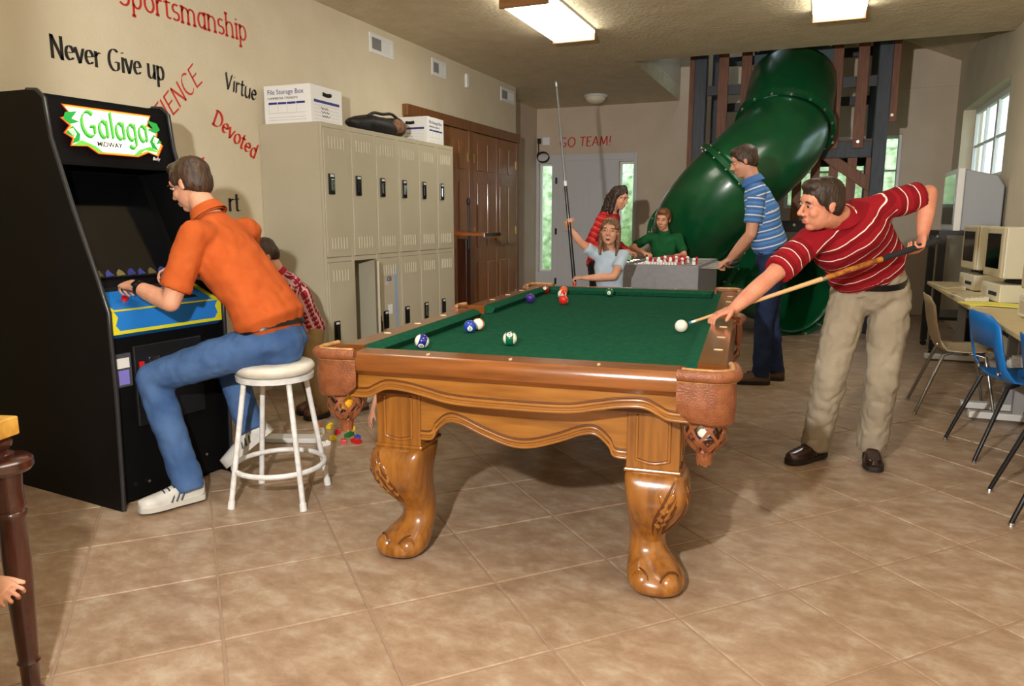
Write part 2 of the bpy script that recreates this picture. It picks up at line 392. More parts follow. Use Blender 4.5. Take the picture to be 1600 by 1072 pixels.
# closet doors in the left wall
m_oak = wood('oak_door', (152, 102, 56), (116, 72, 36), grain=(14, 14, 1), rough=.4, coat=.2)
m_oakt = wood('oak_trim', (136, 88, 46), (100, 60, 28), grain=(14, 14, 1), rough=.4, coat=.2)
m_brass = MATS['brass']
def closet(name, y0, y1, top=2.30):
    d = struct(MB().box(WL, y0, 0, WL + .02, y1, top).build(name, m_oakt))
    mid = (y0 + y1) / 2
    for a, b in ((y0 + .004, mid - .003), (mid + .003, y1 - .004)):
        lf = MB().box(WL + .02, a, .02, WL + .045, b, top - .01).build('door_leaf', m_oak, d, bevel=.003)
        w = (b - a - .27) / 2
        for k in range(2):
            ya = a + .09 + k * (w + .09)
            for z0, z1 in ((.16, .78), (.96, 1.72), (1.86, 2.18)):
                MB().box(WL + .045, ya, z0, WL + .056, ya + w, z1).build('raised_panel', m_oak, lf, bevel=.012)
    for y in (y0 + .01, y1 - .01):
        for z in (.3, 1.15, 2.0): MB().box(WL + .04, y - .02, z - .05, WL + .052, y + .02, z + .05).build('hinge', m_brass, d)
    MB().cyl((WL + .045, mid - .05, 1.05), (WL + .09, mid - .05, 1.05), .018).build('door_knob', m_brass, d)
    return d
closet('door_2', 6.62, 7.90); closet('door_3', 8.02, 9.36)
frame_box('trim_3', m_oakt, [(WL, 6.52, 0, WL + .05, 6.62, 2.30), (WL, 7.90, 0, WL + .05, 8.02, 2.30), (WL, 9.36, 0, WL + .05, 9.45, 2.30), (WL, 6.50, 2.30, WL + .06, 9.45, 2.41)])

# ceiling lights
m_tube = mat('lit_diffuser', (255, 250, 236), .5, emit=TUBE_STRENGTH)
m_fixw = wood('fixture_wood', (150, 104, 60), (120, 80, 44))
def fixture(x0, x1, y0, y1, label):
    t = thing('ceiling_light', label, 'ceiling light', ((x0+x1)/2, (y0+y1)/2, CZ), 0, 'fluorescent ceiling lights')
    hx, hy = (x1-x0)/2, (y1-y0)/2
    MB().box(-hx, -hy, -.02, hx, hy, 0).build('housing', m_white2, t)
    for s in (-1, 1): MB().box(-hx, s*hy - .012, -.10, hx, s*hy + .012, -.0).build('end_cap', m_fixw, t, bevel=.004)
    MB().prism([(-hx, -.02), (-hx + .02, -.085), (hx - .02, -.085), (hx, -.02)], 'y', -hy + .013, hy - .013).build('diffuser', m_tube, t)
fixture(-2.43, -2.02, 5.62, 6.89, 'glowing ceiling light with brown end caps near the lockers')
fixture(-.17, .24, 5.75, 7.02, 'glowing ceiling light in front of the ceiling edge above the green slide')
fixture(-2.43, -2.02, 1.4, 2.67, 'added unseen ceiling light over the arcade end of the room'); fixture(-.17, .24, 1.4, 2.67, 'added unseen ceiling light over the open tiled floor')  # both out of view, added for more ambient light
t = thing('dome_light', 'small white dome light on the ceiling before the entrance door', 'ceiling light', (-3.04, 10.45, CZ))
MB().lathe([(.0, 0), (.16, 0), (.17, -.02), (.155, -.035)], 24).build('base_ring', m_white2, t, smooth=40)
MB().lathe([(.145, -.035), (.13, -.07), (.09, -.10), (.03, -.115), (0, -.116)], 24).build('shade', mat('frosted_glass', (225, 218, 190), .4), t, smooth=60)

# air registers on the left wall
m_slot = mat('register_shadow', (130, 130, 128), .6)
def register(y, z, w, h, label):
    t = thing('air_register', label, 'vent', (WL, y, z), 0, 'white wall registers')
    q = MB(); b = .035
    q.box(0, -w/2, -h/2, .012, w/2, -h/2 + b); q.box(0, -w/2, h/2 - b, .012, w/2, h/2); q.box(0, -w/2, -h/2 + b, .012, -w/2 + b, h/2 - b); q.box(0, w/2 - b, -h/2 + b, .012, w/2, h/2 - b)
    q.box(0, -.006, -h/2 + b, .012, .006, h/2 - b)
    q.build('frame', m_white, t, bevel=.003)
    MB().box(.001, -w/2 + b, -h/2 + b, .003, w/2 - b, h/2 - b).build('backing', m_slot, t)
    for half, m in ((-1, m_slot), (1, m_white)):
        q = MB()
        n = 9
        for i in range(n):
            ya = (-w/2 + b if half < 0 else .006) + (w/2 - b - .006) * (i + .15) / n
            q.box(.003, ya, -h/2 + b, .009, ya + (w/2 - b) / n * .7, h/2 - b)
        q.build('louver_bank', m, t)
register(6.15, 2.87, .40, .17, 'white air register high on the wall above the black bag')
register(7.27, 2.87, .32, .17, 'white air register high on the wall above the file box by the oak doors')
register(9.15, 2.87, .44, .17, 'white air register above the oak double doors beside the recess')
tag(MB().box(WL, 7.90, 2.78, WL + .03, 7.97, 2.93).build('wall_sensor', m_white, None, bevel=.006), 'small white sensor box on the wall between two registers', 'sensor')

# cable coil and outlet by the entrance
t = thing('wall_outlet', 'white outlet plate on the back wall beside the red lettering', 'outlet', (-4.12, WB, 2.52))
MB().box(-.06, -.015, -.06, .06, 0, .06).build('plate', m_white, t, bevel=.005)
t = thing('cable_coil', 'black cable coiled under the white wall outlet', 'cable', (-4.17, WB - .02, 2.40))
m_blackp = mat('black_plastic', (18, 18, 19), .4)
for k in range(3): MB().tube([(.10*math.cos(a) + .01*k, -.012*k - .005, -.12 + .075*math.sin(a) - .01*k) for a in [2*PI*i/24 for i in range(24)]], .007, 6, closed=True).build('cable_loop', m_blackp, t, smooth=60)
MB().tube([(-.05, -.02, .12), (-.07, -.02, .05), (-.06, -.02, -.03), (-.09, -.02, -.1)], .009, 6).build('plug_lead', m_blackp, t, smooth=60)
MB().box(-.075, -.05, .08, -.03, 0, .16).build('plug', m_blackp, t)

# ------------------------------------------------------------------ wall lettering
m_red = mat('red_vinyl', (196, 40, 24), .5); m_blk = mat('black_vinyl', (22, 20, 18), .5)
def wall_word(label, m, y, z, tilt=0, end=None, **kw):
    a = math.radians(tilt)
    if end is not None: y = end - sum(GL[c][0] for c in kw['txt']) * kw['size'] * kw.get('sx', 1) * math.cos(a)
    M = frame((WL + .0005, y, z), (0, math.cos(a), math.sin(a)), (0, -math.sin(a), math.cos(a)))
    return tag(nib_word('wall_lettering', m, M, **kw), label, 'lettering', 'inspirational wall words')
wall_word('red word Sportsmanship in thin slab letters on tan wall', m_red, 0, 2.535, .5, end=4.385, txt='Sportsmanship', size=.19, w=.03, ang=0, thin=.05, serif=.075, sx=.93)
wall_word('black words Never Give up on tan wall above the arcade cabinet', m_blk, 2.885, 2.15, 0, end=3.625, txt='Never Give up', size=.165, w=.115, ang=12, thin=.018, serif=.07, sx=.80)
wall_word('red slanted word PATIENCE climbing the tan wall', m_red, 3.42, 1.72, 43, txt='PATIENCE', size=.17, w=.06, ang=35, thin=.015, slant=.15)
wall_word('black calligraphic word Virtue beside the white file box', m_blk, 4.13, 2.19, -9, txt='Virtue', size=.15, w=.12, ang=40, thin=.012, sx=.86)
wall_word('red blackletter word Devoted sloping down the wall', m_red, 3.99, 1.94, -28, txt='Devoted', size=.15, w=.13, ang=40, thin=.012, sx=.90)
wall_word('black letters rt at the end of a word behind the seated man', m_blk, 4.10, 1.355, 0, txt='rt', size=.17, w=.11, ang=12, thin=.02, serif=.06, sx=.95)
wall_word('red letter on the wall just above the seated man\'s hair', m_red, 3.80, 1.62, -20, txt='d', size=.15, w=.12, ang=40, thin=.012)
M = frame((-3.90, WB - .0005, 2.42), (1, 0, 0), (0, 0, 1))
tag(nib_word('wall_lettering', m_red, M, txt='GO TEAM!', size=.195, w=.03, ang=0, thin=.07, slant=.08, sx=1.0), 'red words GO TEAM! on the back wall above the door', 'lettering')

# ------------------------------------------------------------------ greenery outside the windows
m_leaf = mat('sunlit_leaves', (206, 220, 180), .7, (104, 132, 78), scale=9, detail=5, bump=.5, bscale=20, contrast=(.3, .7))
m_lawn = mat('lawn', (128, 160, 84), .9, (100, 140, 62), scale=4)
struct(MB().box(-14, 11.75, -.4, 14, 30, -.3).build('ground_outside', m_lawn)); struct(MB().box(1.9, -6, -.4, 20, 11.75, -.3).build('ground_yard', m_lawn))
def bush(c, r, label, n):
    mb = MB(); mb.ell((0,0,0), r, None, 28, 18)
    for v in mb.v:
        k = 1 + .28 * noise.noise(v * 1.7 + Vector((n, 0, 0))) + .14 * noise.noise(v * 5 + Vector((0, n, 0)))
        v *= k
    o = mb.build('leafy_shrub', m_leaf, None, smooth=80); o.location = c
    return tag(o, label, 'shrub', 'shrubs outside the windows')
bush((-5.2, 14.2, .9), (1.2, .9, 1.6), 'green shrub outside the door sidelight under the wall outlet', 1)
bush((-3.5, 16.6, 1.1), (1.1, .9, 1.8), 'green shrub outside the door sidelight behind the woman', 2)
bush((.3, 15.0, 1.2), (1.9, 1.0, 1.9), 'green shrub outside the window behind the play tower', 3)
bush((4.6, 11.6, 1.1), (1.2, 2.4, 1.7), 'green shrub outside the side window', 4)

# ------------------------------------------------------------------ pool table
TU, TV, TC = Vector((math.cos(math.radians(5)), math.sin(math.radians(5)), 0)), Vector((-math.sin(math.radians(5)), math.cos(math.radians(5)), 0)), Vector((-1.06, 3.63, 0))
def T2W(u, v, z): return TC + TU * u + TV * v + Vector((0, 0, z))
m_pw = wood('honey_wood', (168, 110, 44), (128, 78, 26), grain=(1.2, 12, 12), rough=.28, coat=.5, scale=3)
m_pwv = wood('honey_wood_upright', (162, 104, 40), (118, 70, 23), grain=(12, 12, 1.2), rough=.26, coat=.6, scale=3)
m_rail = wood('rail_wood', (142, 84, 36), (106, 58, 22), grain=(1.2, 12, 12), rough=.22, coat=.6, scale=3)
m_carve = mat('carved_groove', (92, 50, 16), .45)
m_felt = mat('green_felt', (30, 84, 62), 1.0, (24, 74, 53), scale=40, bump=.1, bscale=300, spec=.04)
m_leather = mat('brown_leather', (142, 84, 50), .38, (122, 68, 38), scale=30, bump=.35, bscale=160)
m_leatherl = mat('pale_leather_trim', (196, 150, 92), .4, (160, 110, 62), scale=30)
m_pearl = mat('inlaid_sight', (226, 206, 160), .3)
pt = thing('pool_table', 'carved honey wood pool table with green felt and leather drop pockets', 'pool table', TC, math.radians(5))
RZ = .83
MB().prism([(-.62, -1.21), (-.53, -1.30), (.53, -1.30), (.62, -1.21), (.62, 1.21), (.53, 1.30), (-.53, 1.30), (-.62, 1.21)], 'z', .745, .785).build('bed', m_felt, pt)
def rail(kind, s, lo, hi):
    """kind 'u': rail lying along u at v = s*1.42 ; kind 'v': along v at u = s*.71"""
    o0 = 1.425 if kind == 'u' else .715
    prof = [(o0, .768), (o0 + .004, .795), (o0 - .002, .818), (o0 - .014, RZ), (o0 - .105, RZ + .002), (o0 - .105, .75), (o0 - .02, .75)]
    q = MB(); c = MB()
    cush = [(o0 - .105, RZ + .001), (o0 - .135, RZ - .004), (o0 - .155, RZ - .018), (o0 - .142, .787), (o0 - .105, .787)]
    def ring(pr, t, k):
        return [((t + k * (o0 - a)) , s * a, z) if kind == 'u' else (s * a, (t + k * (o0 - a)), z) for a, z in pr]
    q.rings([ring(prof, lo, 0), ring(prof, hi, 0)])
    c.rings([ring(cush, lo - .03, .42), ring(cush, hi + .03, -.42)])
    r_ = q.build('rail', m_rail, pt, smooth=35)
    c.build('cushion', m_felt, r_, smooth=40)
    n = 3
    for i in range(n):
        t = lo + (hi - lo) * (i + 1) / (n + 1) if kind == 'v' else lo + (hi - lo) * (i + .9) / (n + .8)
        a = o0 - .05
        d = MB(); L_, W_ = (.016, .006)
        if kind == 'u': d.prism([(t - W_, s*a), (t, s*a - L_), (t + W_, s*a), (t, s*a + L_)], 'z', RZ - .003, RZ + .0032)
        else: d.prism([(s*a - L_, t), (s*a, t - W_), (s*a + L_, t), (s*a, t + W_)], 'z', RZ - .003, RZ + .0032)
        d.build('sight', m_pearl, r_)
for s in (-1, 1):
    rail('u', s, -.575, .575)
    rail('v', s, -1.27, -.075); rail('v', s, .075, 1.27)
# upper apron with a wavy lower edge and a routed line following it
def wave(pts, n=6):
    out = []
    for i in range(len(pts) - 1):
        p0, p1 = pts[max(i-1, 0)], pts[i]; p2, p3 = pts[i+1], pts[min(i+2, len(pts)-1)]
        for k in range(n):
            t = k / n
            f = lambda a, b, c, d: .5*((2*b) + (-a + c)*t + (2*a - 5*b + 4*c - d)*t*t + (-a + 3*b - 3*c + d)*t**3)
            out.append((f(p0[0], p1[0], p2[0], p3[0]), f(p0[1], p1[1], p2[1], p3[1])))
    return out + [pts[-1]]
UP = [(-.60, .664), (-.535, .666), (-.50, .682), (-.455, .70), (-.38, .697), (-.30, .682), (-.20, .664), (0, .660), (.20, .664), (.30, .682), (.38, .697), (.455, .70), (.50, .682), (.535, .666), (.60, .664)]
LOW = [(-.41, .484), (-.345, .486), (-.325, .52), (-.28, .557), (-.23, .556), (-.15, .524), (-.06, .494), (0, .486), (.06, .494), (.15, .524), (.23, .556), (.28, .557), (.325, .52), (.345, .486), (.41, .484)]
def apron(name, edge, ztop, off, ax, s, k=1.0, thick=.03, line=.024):
    e = [(a * k, z) for a, z in wave(edge)]
    poly = e + [(e[-1][0], ztop), (e[0][0], ztop)]
    if ax == 'u': o = MB().prism(poly, 'y', s*off, s*(off - thick))
    else: o = MB().prism(poly, 'x', s*off, s*(off - thick))
    o = o.build(name, m_pw, pt)
    for dz, m, rr in ((line, m_pw, .007), (line + .009, m_carve, .0035), (0.004, m_pw, .006)):
        path = [((a, s*(off + .001), z + dz) if ax == 'u' else (s*(off + .001), a, z + dz)) for a, z in e]
        MB().tube(path, rr, 8).build('bead_moulding', m, o, smooth=60)
    return o
for s in (-1, 1):
    apron('apron', UP, .768, 1.395, 'u', s)
    apron('lower_apron', LOW, .66, 1.265, 'u', s)
    apron('apron', UP, .768, .685, 'v', s, k=2.12)
    apron('lower_apron', LOW, .66, .565, 'v', s, k=2.62)
MB().box(-.60, -1.30, .66, .60, 1.30, .745).build('slate_frame', m_carve, pt)
# legs
LEGS = [(.455, .094, 0, 8), (.43, .104, .008, 7), (.395, .110, .014, 5), (.35, .110, .018, 3.5), (.30, .101, .012, 3), (.25, .086, -.002, 2.6), (.20, .070, -.018, 2.3), (.165, .062, -.025, 2.2), (.13, .066, -.020, 2.2), (.10, .080, -.006, 2.2),
        (.07, .096, .010, 2.3), (.045, .104, .018, 2.4), (.02, .098, .022, 2.4), (0, .080, .022, 2.4)]
def leg(su, sv):
    cx, cy = su * .475, sv * 1.185
    rings = []
    n = 32
    for z, h, off, p in LEGS:
        ring = []
        for k in range(n):
            a = 2*PI*k/n; ca, sa = math.cos(a), math.sin(a)
            x = math.copysign(abs(ca) ** (2/p), ca) * h; y = math.copysign(abs(sa) ** (2/p), sa) * h
            ring.append((cx + x + su*off, cy + y + sv*off*1.6, z))
        rings.append(ring)
    q = MB().rings(rings); b = q.build('leg', m_pwv, pt, smooth=50)
    sd = b.modifiers.new('sub', 'SUBSURF'); sd.levels = 1; sd.render_levels = 1
    MB().box(cx - .09, cy - .09, .455, cx + .09, cy + .09, .66).build('leg_post', m_pwv, b, bevel=.004)
    # framed panel on both outer faces of the post
    for face in ('u', 'v'):
        pa = [(-.055, .645)] + [(-.055, .505)] + [(-.055 + .11*t, .49 - .012*math.sin(PI*t)) for t in (0, .2, .4, .6, .8, 1)] + [(.055, .505), (.055, .645)]
        for rr, m, dz in ((.006, m_pwv, 0), (.003, m_carve, .006)):
            pts = [((cx + a*(1 - dz*8), cy + sv*.0905, z + dz*.6) if face == 'u' else (cx + su*.0905, cy + a*(1 - dz*8), z + dz*.6)) for a, z in pa]
            MB().tube(pts, rr, 8).build('panel_moulding', m, b, smooth=60)
    # collar between post and leg
    MB().box(cx - .097, cy - .097, .444, cx + .097, cy + .097, .458).build('collar', m_pwv, b, bevel=.005)
    # toes: rounded knuckles on the foot
    fx, fy = cx + su*.022, cy + sv*.035
    co = math.degrees(math.atan2(sv, su))
    for ang in (co, co + 90 * (-1 if su * sv < 0 else 1) * (1 if sv > 0 else 1), co - 90 * (-1 if su * sv < 0 else 1)):
        a = math.radians(ang); d = .060; r = .046; ca, sa = math.cos(a), math.sin(a)
        p = (fx + d*ca, fy + d*sa, .044)
        MB().ell(p, (r, r, .043), None, 18, 12).build('toe', m_pwv, b, smooth=60)
        MB().tube([(p[0] + ca*.010 - sa*.043*math.cos(t), p[1] + sa*.010 + ca*.043*math.cos(t), .046 + .044*math.sin(t)) for t in [PI*i/14 for i in range(15)]], .0032, 6).build('toe_groove', m_carve, b, smooth=60)
    # acanthus scrolls and leaf sprig carved on the knee
    for face, sgn in (('u', 1), ('u', -1), ('v', 1)):
        for i in range(5):
            k = 1 - i * .17; pts = []
            for j in range(15):
                t = j / 14
                lx = (-.085 + .075 * math.sin(t * 2.4) * k) if sgn > 0 else (.085 - .05 * math.sin(t * 2.4) * k)
                z = .43 - .02*i - t * (.24 - .02*i) * (1 if sgn > 0 else .6)
                h, off, pw = leg_at(z); lx *= .82; dp = h * max(.05, 1 - min(.98, abs(lx) / h) ** pw) ** (1 / pw) - .001
                if face == 'u': pts.append((cx + su*off + lx * su * -1, cy + sv*(off*1.6 + dp), z))
                else: pts.append((cx + su*(off + dp), cy + sv*off*1.6 + lx * sv * -1, z))
            if sgn > 0: MB().tube(pts, [.0015 + .004*math.sin(PI*min(1, (q_+1)/15)) for q_ in range(15)], 6).build('scroll_carving', m_pwv if i % 2 else m_carve, b, smooth=60)
        if sgn < 0:
            for i in range(4):
                z = .37 - .032*i; h, off, pw = leg_at(z); dp = h * (1 - (.05 / h) ** pw) ** (1 / pw) - .003
                for sd_ in (-1, 1):
                    MB().ell((cx + su*off + su*(.04 + sd_*.014 - .004*i), cy + sv*(off*1.6 + dp), z + sd_*.004), (.012, .007, .024), Matrix.Rotation(sd_*.5, 3, 'Y'), 10, 8).build('leaf_carving', m_pwv, b, smooth=60)
    return b
def leg_at(z):
    for (z0, h0, o0, p0_), (z1, h1, o1, p1_) in zip(LEGS[:-1], LEGS[1:]):
        if z1 <= z <= z0:
            t = (z0 - z) / (z0 - z1); return h0 + (h1 - h0)*t, o0 + (o1 - o0)*t, p0_ + (p1_ - p0_)*t
    return LEGS[0][1], 0, 6

for su in (-1, 1):
    for sv in (-1, 1): leg(su, sv)

# leather drop pockets
m_dark = mat('pocket_dark', (16, 12, 9), .9)
def strip(path, w, t, m, name, parent):
    """flat leather strip following a path, its width along z"""
    q = MB(); rings = []
    P = [Vector(p) for p in path]
    for i, p in enumerate(P):
        tn = (P[min(i+1, len(P)-1)] - P[max(i-1, 0)]).normalized(); nrm = Vector((p.x, p.y, 0)).normalized(); wd = tn.cross(nrm).normalized() * w/2; nn = nrm * t/2
        rings.append([p - wd - nn, p + wd - nn, p + wd + nn, p - wd + nn])
    q.rings(rings); q.build(name, m, parent, smooth=50)
def pocket(path, c, zt, zb, side=False):
    """path: plan polyline of the shield in table coords; c: centre of the net"""
    n = len(path); q = MB(); th = .014
    rings = []
    for i, (u, v) in enumerate(path):
        t = i / (n - 1); e = min(t, 1 - t)
        zb_ = zb + .035 * max(0, 1 - e / .16) ** 2
        d = Vector((u - c[0], v - c[1], 0)).normalized()
        pts = [Vector((u, v, z)) + d * o for z, o in ((zt, 0), ((zt + zb_) / 2, .004), (zb_ + .008, .001), (zb_, -.006))] + [Vector((u, v, z)) - d * th for z in (zb_, zt)]
        rings.append(pts)
    sh = q.rings(rings).build('pocket', m_leather, pt, smooth=60)
    # padded rim along the top and the iron's gilt lip inside it
    rp = [(u, v, zt + .012) for u, v in path]; ends = [Vector((path[0][0], path[0][1], zt + .012)), Vector((path[-1][0], path[-1][1], zt + .012))]
    MB().tube(rp, .019, 12).build('pocket_rim', m_leather, sh, smooth=60)
    ip = [(c[0] + (u - c[0]) * .86, c[1] + (v - c[1]) * .86, zt + .026) for u, v in path]
    MB().tube(ip, .009, 8).build('rim_lip', m_leatherl, sh, smooth=60)
    MB().tube([(u, v, zt - .006) for u, v in path], .005, 8).build('rim_welt', m_leatherl, sh, smooth=60)
    q = MB(); q.rings([[(c[0] + .05*math.cos(2*PI*k/16), c[1] + .05*math.sin(2*PI*k/16), z) for k in range(16)] for z in (.775, .70)], False, False)
    q.build('pocket_lining', m_dark, sh)
    # net of crossing leather strips, neck and fringed tassel
    loc = bpy.data.objects.new('net', None)
    prof = lambda t: (.058 + .008*math.sin(t*3) if t < .6 else .0658 - (t - .6)**1.3 * .118, zb + .02 - t * .118)
    net = MB()
    for k in range(7):
        for sg in (-1, 1):
            rings = []
            for j in range(13):
                t = j / 12; r, z = prof(t); a = 2*PI*k/7 + sg * t * 1.35
                p = Vector((c[0] + r*math.cos(a), c[1] + r*math.sin(a), z)); nrm = Vector((math.cos(a), math.sin(a), 0)); tg = Vector((-math.sin(a)*sg, math.cos(a)*sg, -1.4)).normalized()
                wd = tg.cross(nrm) * (.0065 + .002*math.sin(t*9)); rings.append([p - wd - nrm*.0015, p + wd - nrm*.0015, p + wd + nrm*.0015, p - wd + nrm*.0015])
            net.rings(rings)
    net.build('net', m_leather, sh, smooth=50)
    zn = zb - .094
    MB().lathe([(.0, 0), (.026, 0), (.030, -.008), (.026, -.016), (0, -.016)], 16, (c[0], c[1], zn)).build('net_neck', m_leather, sh, smooth=50)
    fr = MB()
    for k in range(14):
        a = 2*PI*k/14; x, y = math.cos(a), math.sin(a); w = .0052
        fr.prism([(-w, 0), (w, 0), (w*1.3, -.034 - .004*(k % 3)), (-w*1.3, -.034 - .004*(k % 3))], 'y', -.001, .001)
        M = Matrix.Translation((c[0] + .026*x, c[1] + .026*y, zn - .014)) @ Matrix.Rotation(a + PI/2, 4, 'Z') @ Matrix.Rotation(.12, 4, 'X')
        for i in range(len(fr.v) - 8, len(fr.v)): fr.v[i] = M @ fr.v[i]
    fr.build('tassel', m_leather, sh)
    return sh
def corner_path(su, sv):
    P = [(.560, 1.432), (.60, 1.438)] + [(.665 + .07*math.sin(a), 1.372 + .07*math.cos(a)) for a in [PI/2*i/6 for i in range(7)]] + [(.732, 1.31), (.726, 1.265)]
    return [(su*u, sv*v) for u, v in P]
for su in (-1, 1):
    for sv in (-1, 1): pocket(corner_path(su, sv), (su*.648, sv*1.355), .812, .668)
    pocket([(su*(.722 + .022*math.sin(PI*i/8)), -.085 + .17*i/8) for i in range(9)], (su*.675, 0), .812, .70, True)

# ------------------------------------------------------------------ balls
BR = .0295
m_bw = mat('ball_ivory', (240, 234, 214), .08, coat=.6)
def ball_mat(n, c): return mat('ball_' + n, c, .08, coat=.6)
def zone(mb, r, lo, hi, n=28, k=6):
    mb.rings([[(r*math.cos(ph)*math.cos(2*PI*i/n), r*math.cos(ph)*math.sin(2*PI*i/n), r*math.sin(ph)) for i in range(n)] for ph in [lo + (hi-lo)*j/k for j in range(k+1)]], lo > -1.5 and False, False)
def ball(u, v, col, cname, number, striped, label, rot, world=None, group='billiard balls'):
    p = Vector(world) if world else None
    t = bpy.data.objects.new('billiard_ball', MB().ell((0,0,0), BR, None, 28, 18).mesh('billiard_ball'))
    COL.objects.link(t); tag(t, label, 'ball', group)
    for f in t.data.polygons: f.use_smooth = True
    t.data.materials.append(m_bw if striped or not col else ball_mat(cname, col))
    t.location = p if p else T2W(u, v, .785 + BR); t.rotation_euler = rot
    if striped:
        q = MB(); zone(q, BR*1.004, -.55, .55); q.build('stripe', ball_mat(cname, col), t, smooth=80)
    if number:
        q = MB(); r = BR*1.008
        rings = [[(r*math.cos(th), r*math.sin(th)*math.cos(2*PI*i/16), r*math.sin(th)*math.sin(2*PI*i/16)) for i in range(16)] for th in (.42, .28, .14, .01)]
        q.rings(rings, False, True).build('number_disc', m_bw, t, smooth=80)
        me = text_mesh(str(number), .017 if number > 9 else .02, .0006, align='CENTER')
        me.transform(frame((BR*1.012, 0, -.006), (0, 1, 0), (0, 0, 1)))
        o = bpy.data.objects.new('number', me); COL.objects.link(o); me.materials.clear(); me.materials.append(m_blk); o.parent = t
    return t
def bw(x, y): return (x, y, .785 + BR)
R_ = math.radians
ball(0, 0, None, 'cue', None, False, 'plain white cue ball at the tip of the wooden cue', (0, 0, 0), bw(-.56, 3.39))
ball(0, 0, (28, 34, 128), 'blue10', 10, True, 'white ball with dark blue stripe close to the corner pocket by the stool', (R_(65), R_(35), R_(-70)), bw(-1.45, 2.56))
ball(0, 0, (34, 70, 170), 'blue', 2, False, 'solid blue ball touching an orange striped ball', (0, R_(15), R_(-65)), bw(-1.452, 3.01))
ball(0, 0, (226, 92, 30), 'orange', 13, True, 'white ball with orange stripe behind the solid blue ball', (R_(80), 0, R_(20)), bw(-1.446, 3.085))
ball(0, 0, (14, 100, 66), 'green', 14, True, 'white ball with green stripe alone on the felt', (R_(90), R_(-45), R_(-72)), bw(-1.15, 2.76))
ball(0, 0, (62, 36, 128), 'purple', 4, False, 'solid purple ball near the long cushion on the lockers side', (0, R_(-40), R_(80)), bw(-1.63, 4.24))
ball(0, 0, (112, 22, 22), 'maroon', 7, False, 'solid maroon ball at the corner pocket toward the oak doors', (0, R_(-30), R_(-75)), bw(-1.735, 4.80))
ball(0, 0, (232, 96, 28), 'orange', 5, False, 'solid orange ball by the end cushion in front of the girl', (0, R_(60), R_(90)), bw(-1.60, 4.80))
ball(0, 0, (206, 42, 34), 'red', 11, True, 'white ball with red stripe between orange and red balls', (R_(70), R_(20), R_(-70)), bw(-1.53, 4.56))
ball(0, 0, (206, 42, 34), 'red', 3, False, 'solid red ball lined up with orange and red striped balls', (0, R_(20), R_(10)), bw(-1.41, 4.23))
ball(0, 0, (10, 92, 56), 'green', 6, False, 'solid green ball resting against the end cushion before the girl', (0, R_(5), R_(-85)), bw(-1.275, 4.80))
def in_net(su, sv, col, n, num, st, label): ball(0, 0, col, n, num, st, label, (R_(30), R_(50), R_(-60)), T2W(su*.648, sv*1.355, .628), 'balls caught in pocket nets')
in_net(-1, -1, (236, 170, 40), 'yellow', None, False, 'yellow ball caught in the pocket net beside the stool')
in_net(1, -1, (30, 60, 160), 'blue', 10, True, 'white and blue ball in the corner pocket net away from the stool')

# ------------------------------------------------------------------ cues
def cue(label, butt, tip, segs):
    b, t_ = Vector(butt), Vector(tip); L_ = (t_ - b).length; d = (t_ - b).normalized()
    t = thing('pool_cue', label, 'pool cue', b); t.rotation_euler = d.to_track_quat('Z', 'Y').to_euler()
    for n, a0, a1, r0, r1, m in segs: MB().cyl((0,0,a0*L_), (0,0,a1*L_), r0, r1, 14).build(n, m, t, smooth=40)
    return t
m_maple = mat('pale_maple', (222, 180, 128), .35, (206, 160, 106), scale=3, stretch=(8, 8, 1), coat=.3)
m_burl = mat('amber_burl', (190, 118, 38), .25, (120, 62, 18), scale=26, coat=.5)
m_wrap = mat('black_wrap', (26, 26, 28), .8, bump=.3, bscale=300)
m_chrome = mat('chrome', (200, 200, 202), .15, metal=1); m_tip = mat('cue_tip', (90, 130, 170), .9)

# ------------------------------------------------------------------ arcade cabinet (faces +X, turned a little towards the room)
m_arc = mat('black_laminate', (7, 7, 8), .55, (10, 10, 11), scale=6, spec=.15)
m_tmold = mat('black_tmolding', (40, 40, 42), .3)
m_cp = mat('blue_panel', (36, 120, 200), .35); m_yel = mat('yellow_green_edge', (214, 206, 40), .4); m_redp = mat('red_plastic', (206, 30, 24), .25)
m_screen = mat('dark_screen', (8, 8, 10), .08, coat=.5)
ac = thing('arcade_cabinet', 'tall black arcade cabinet with lit marquee and blue control panel', 'arcade cabinet', (-2.82, 2.23, 0), R_(-5))
# local: +x towards the player, y across (0..W), side profile in x(-) and z.  u = distance behind the front foot line
AW = .63
PROF = [(0, .0), (.02, .53), (.018, .82), (.02, .90), (-.03, 1.035), (-.152, 1.332), (-.226, 1.536), (-.262, 1.64), (-.285, 1.81), (-.33, 1.845), (-.40, 1.852), (-1.0, 1.87), (-1.0, 0)]
for y in (0, AW - .02):
    sd_ = MB().prism(PROF, 'y', y, y + .02).build('side_panel', m_arc, ac)
    MB().tube([(x + .002, y + .01, z) for x, z in PROF[:11]], .0105, 8).build('edge_molding', m_tmold, sd_, smooth=60)
i0, i1 = .02, AW - .02
MB().prism([(-.04, .02), (-.02, .53), (-.022, .80), (-.05, .80), (-.06, .02)], 'y', i0, i1).build('front_panel', m_arc, ac)
MB().box(-1.0, i0, .02, -.98, i1, 1.87).build('back_panel', m_arc, ac)
MB().prism([(-.31, 1.835), (-1.0, 1.865), (-1.0, 1.845), (-.31, 1.815)], 'y', i0, i1).build('top_panel', m_arc, ac)
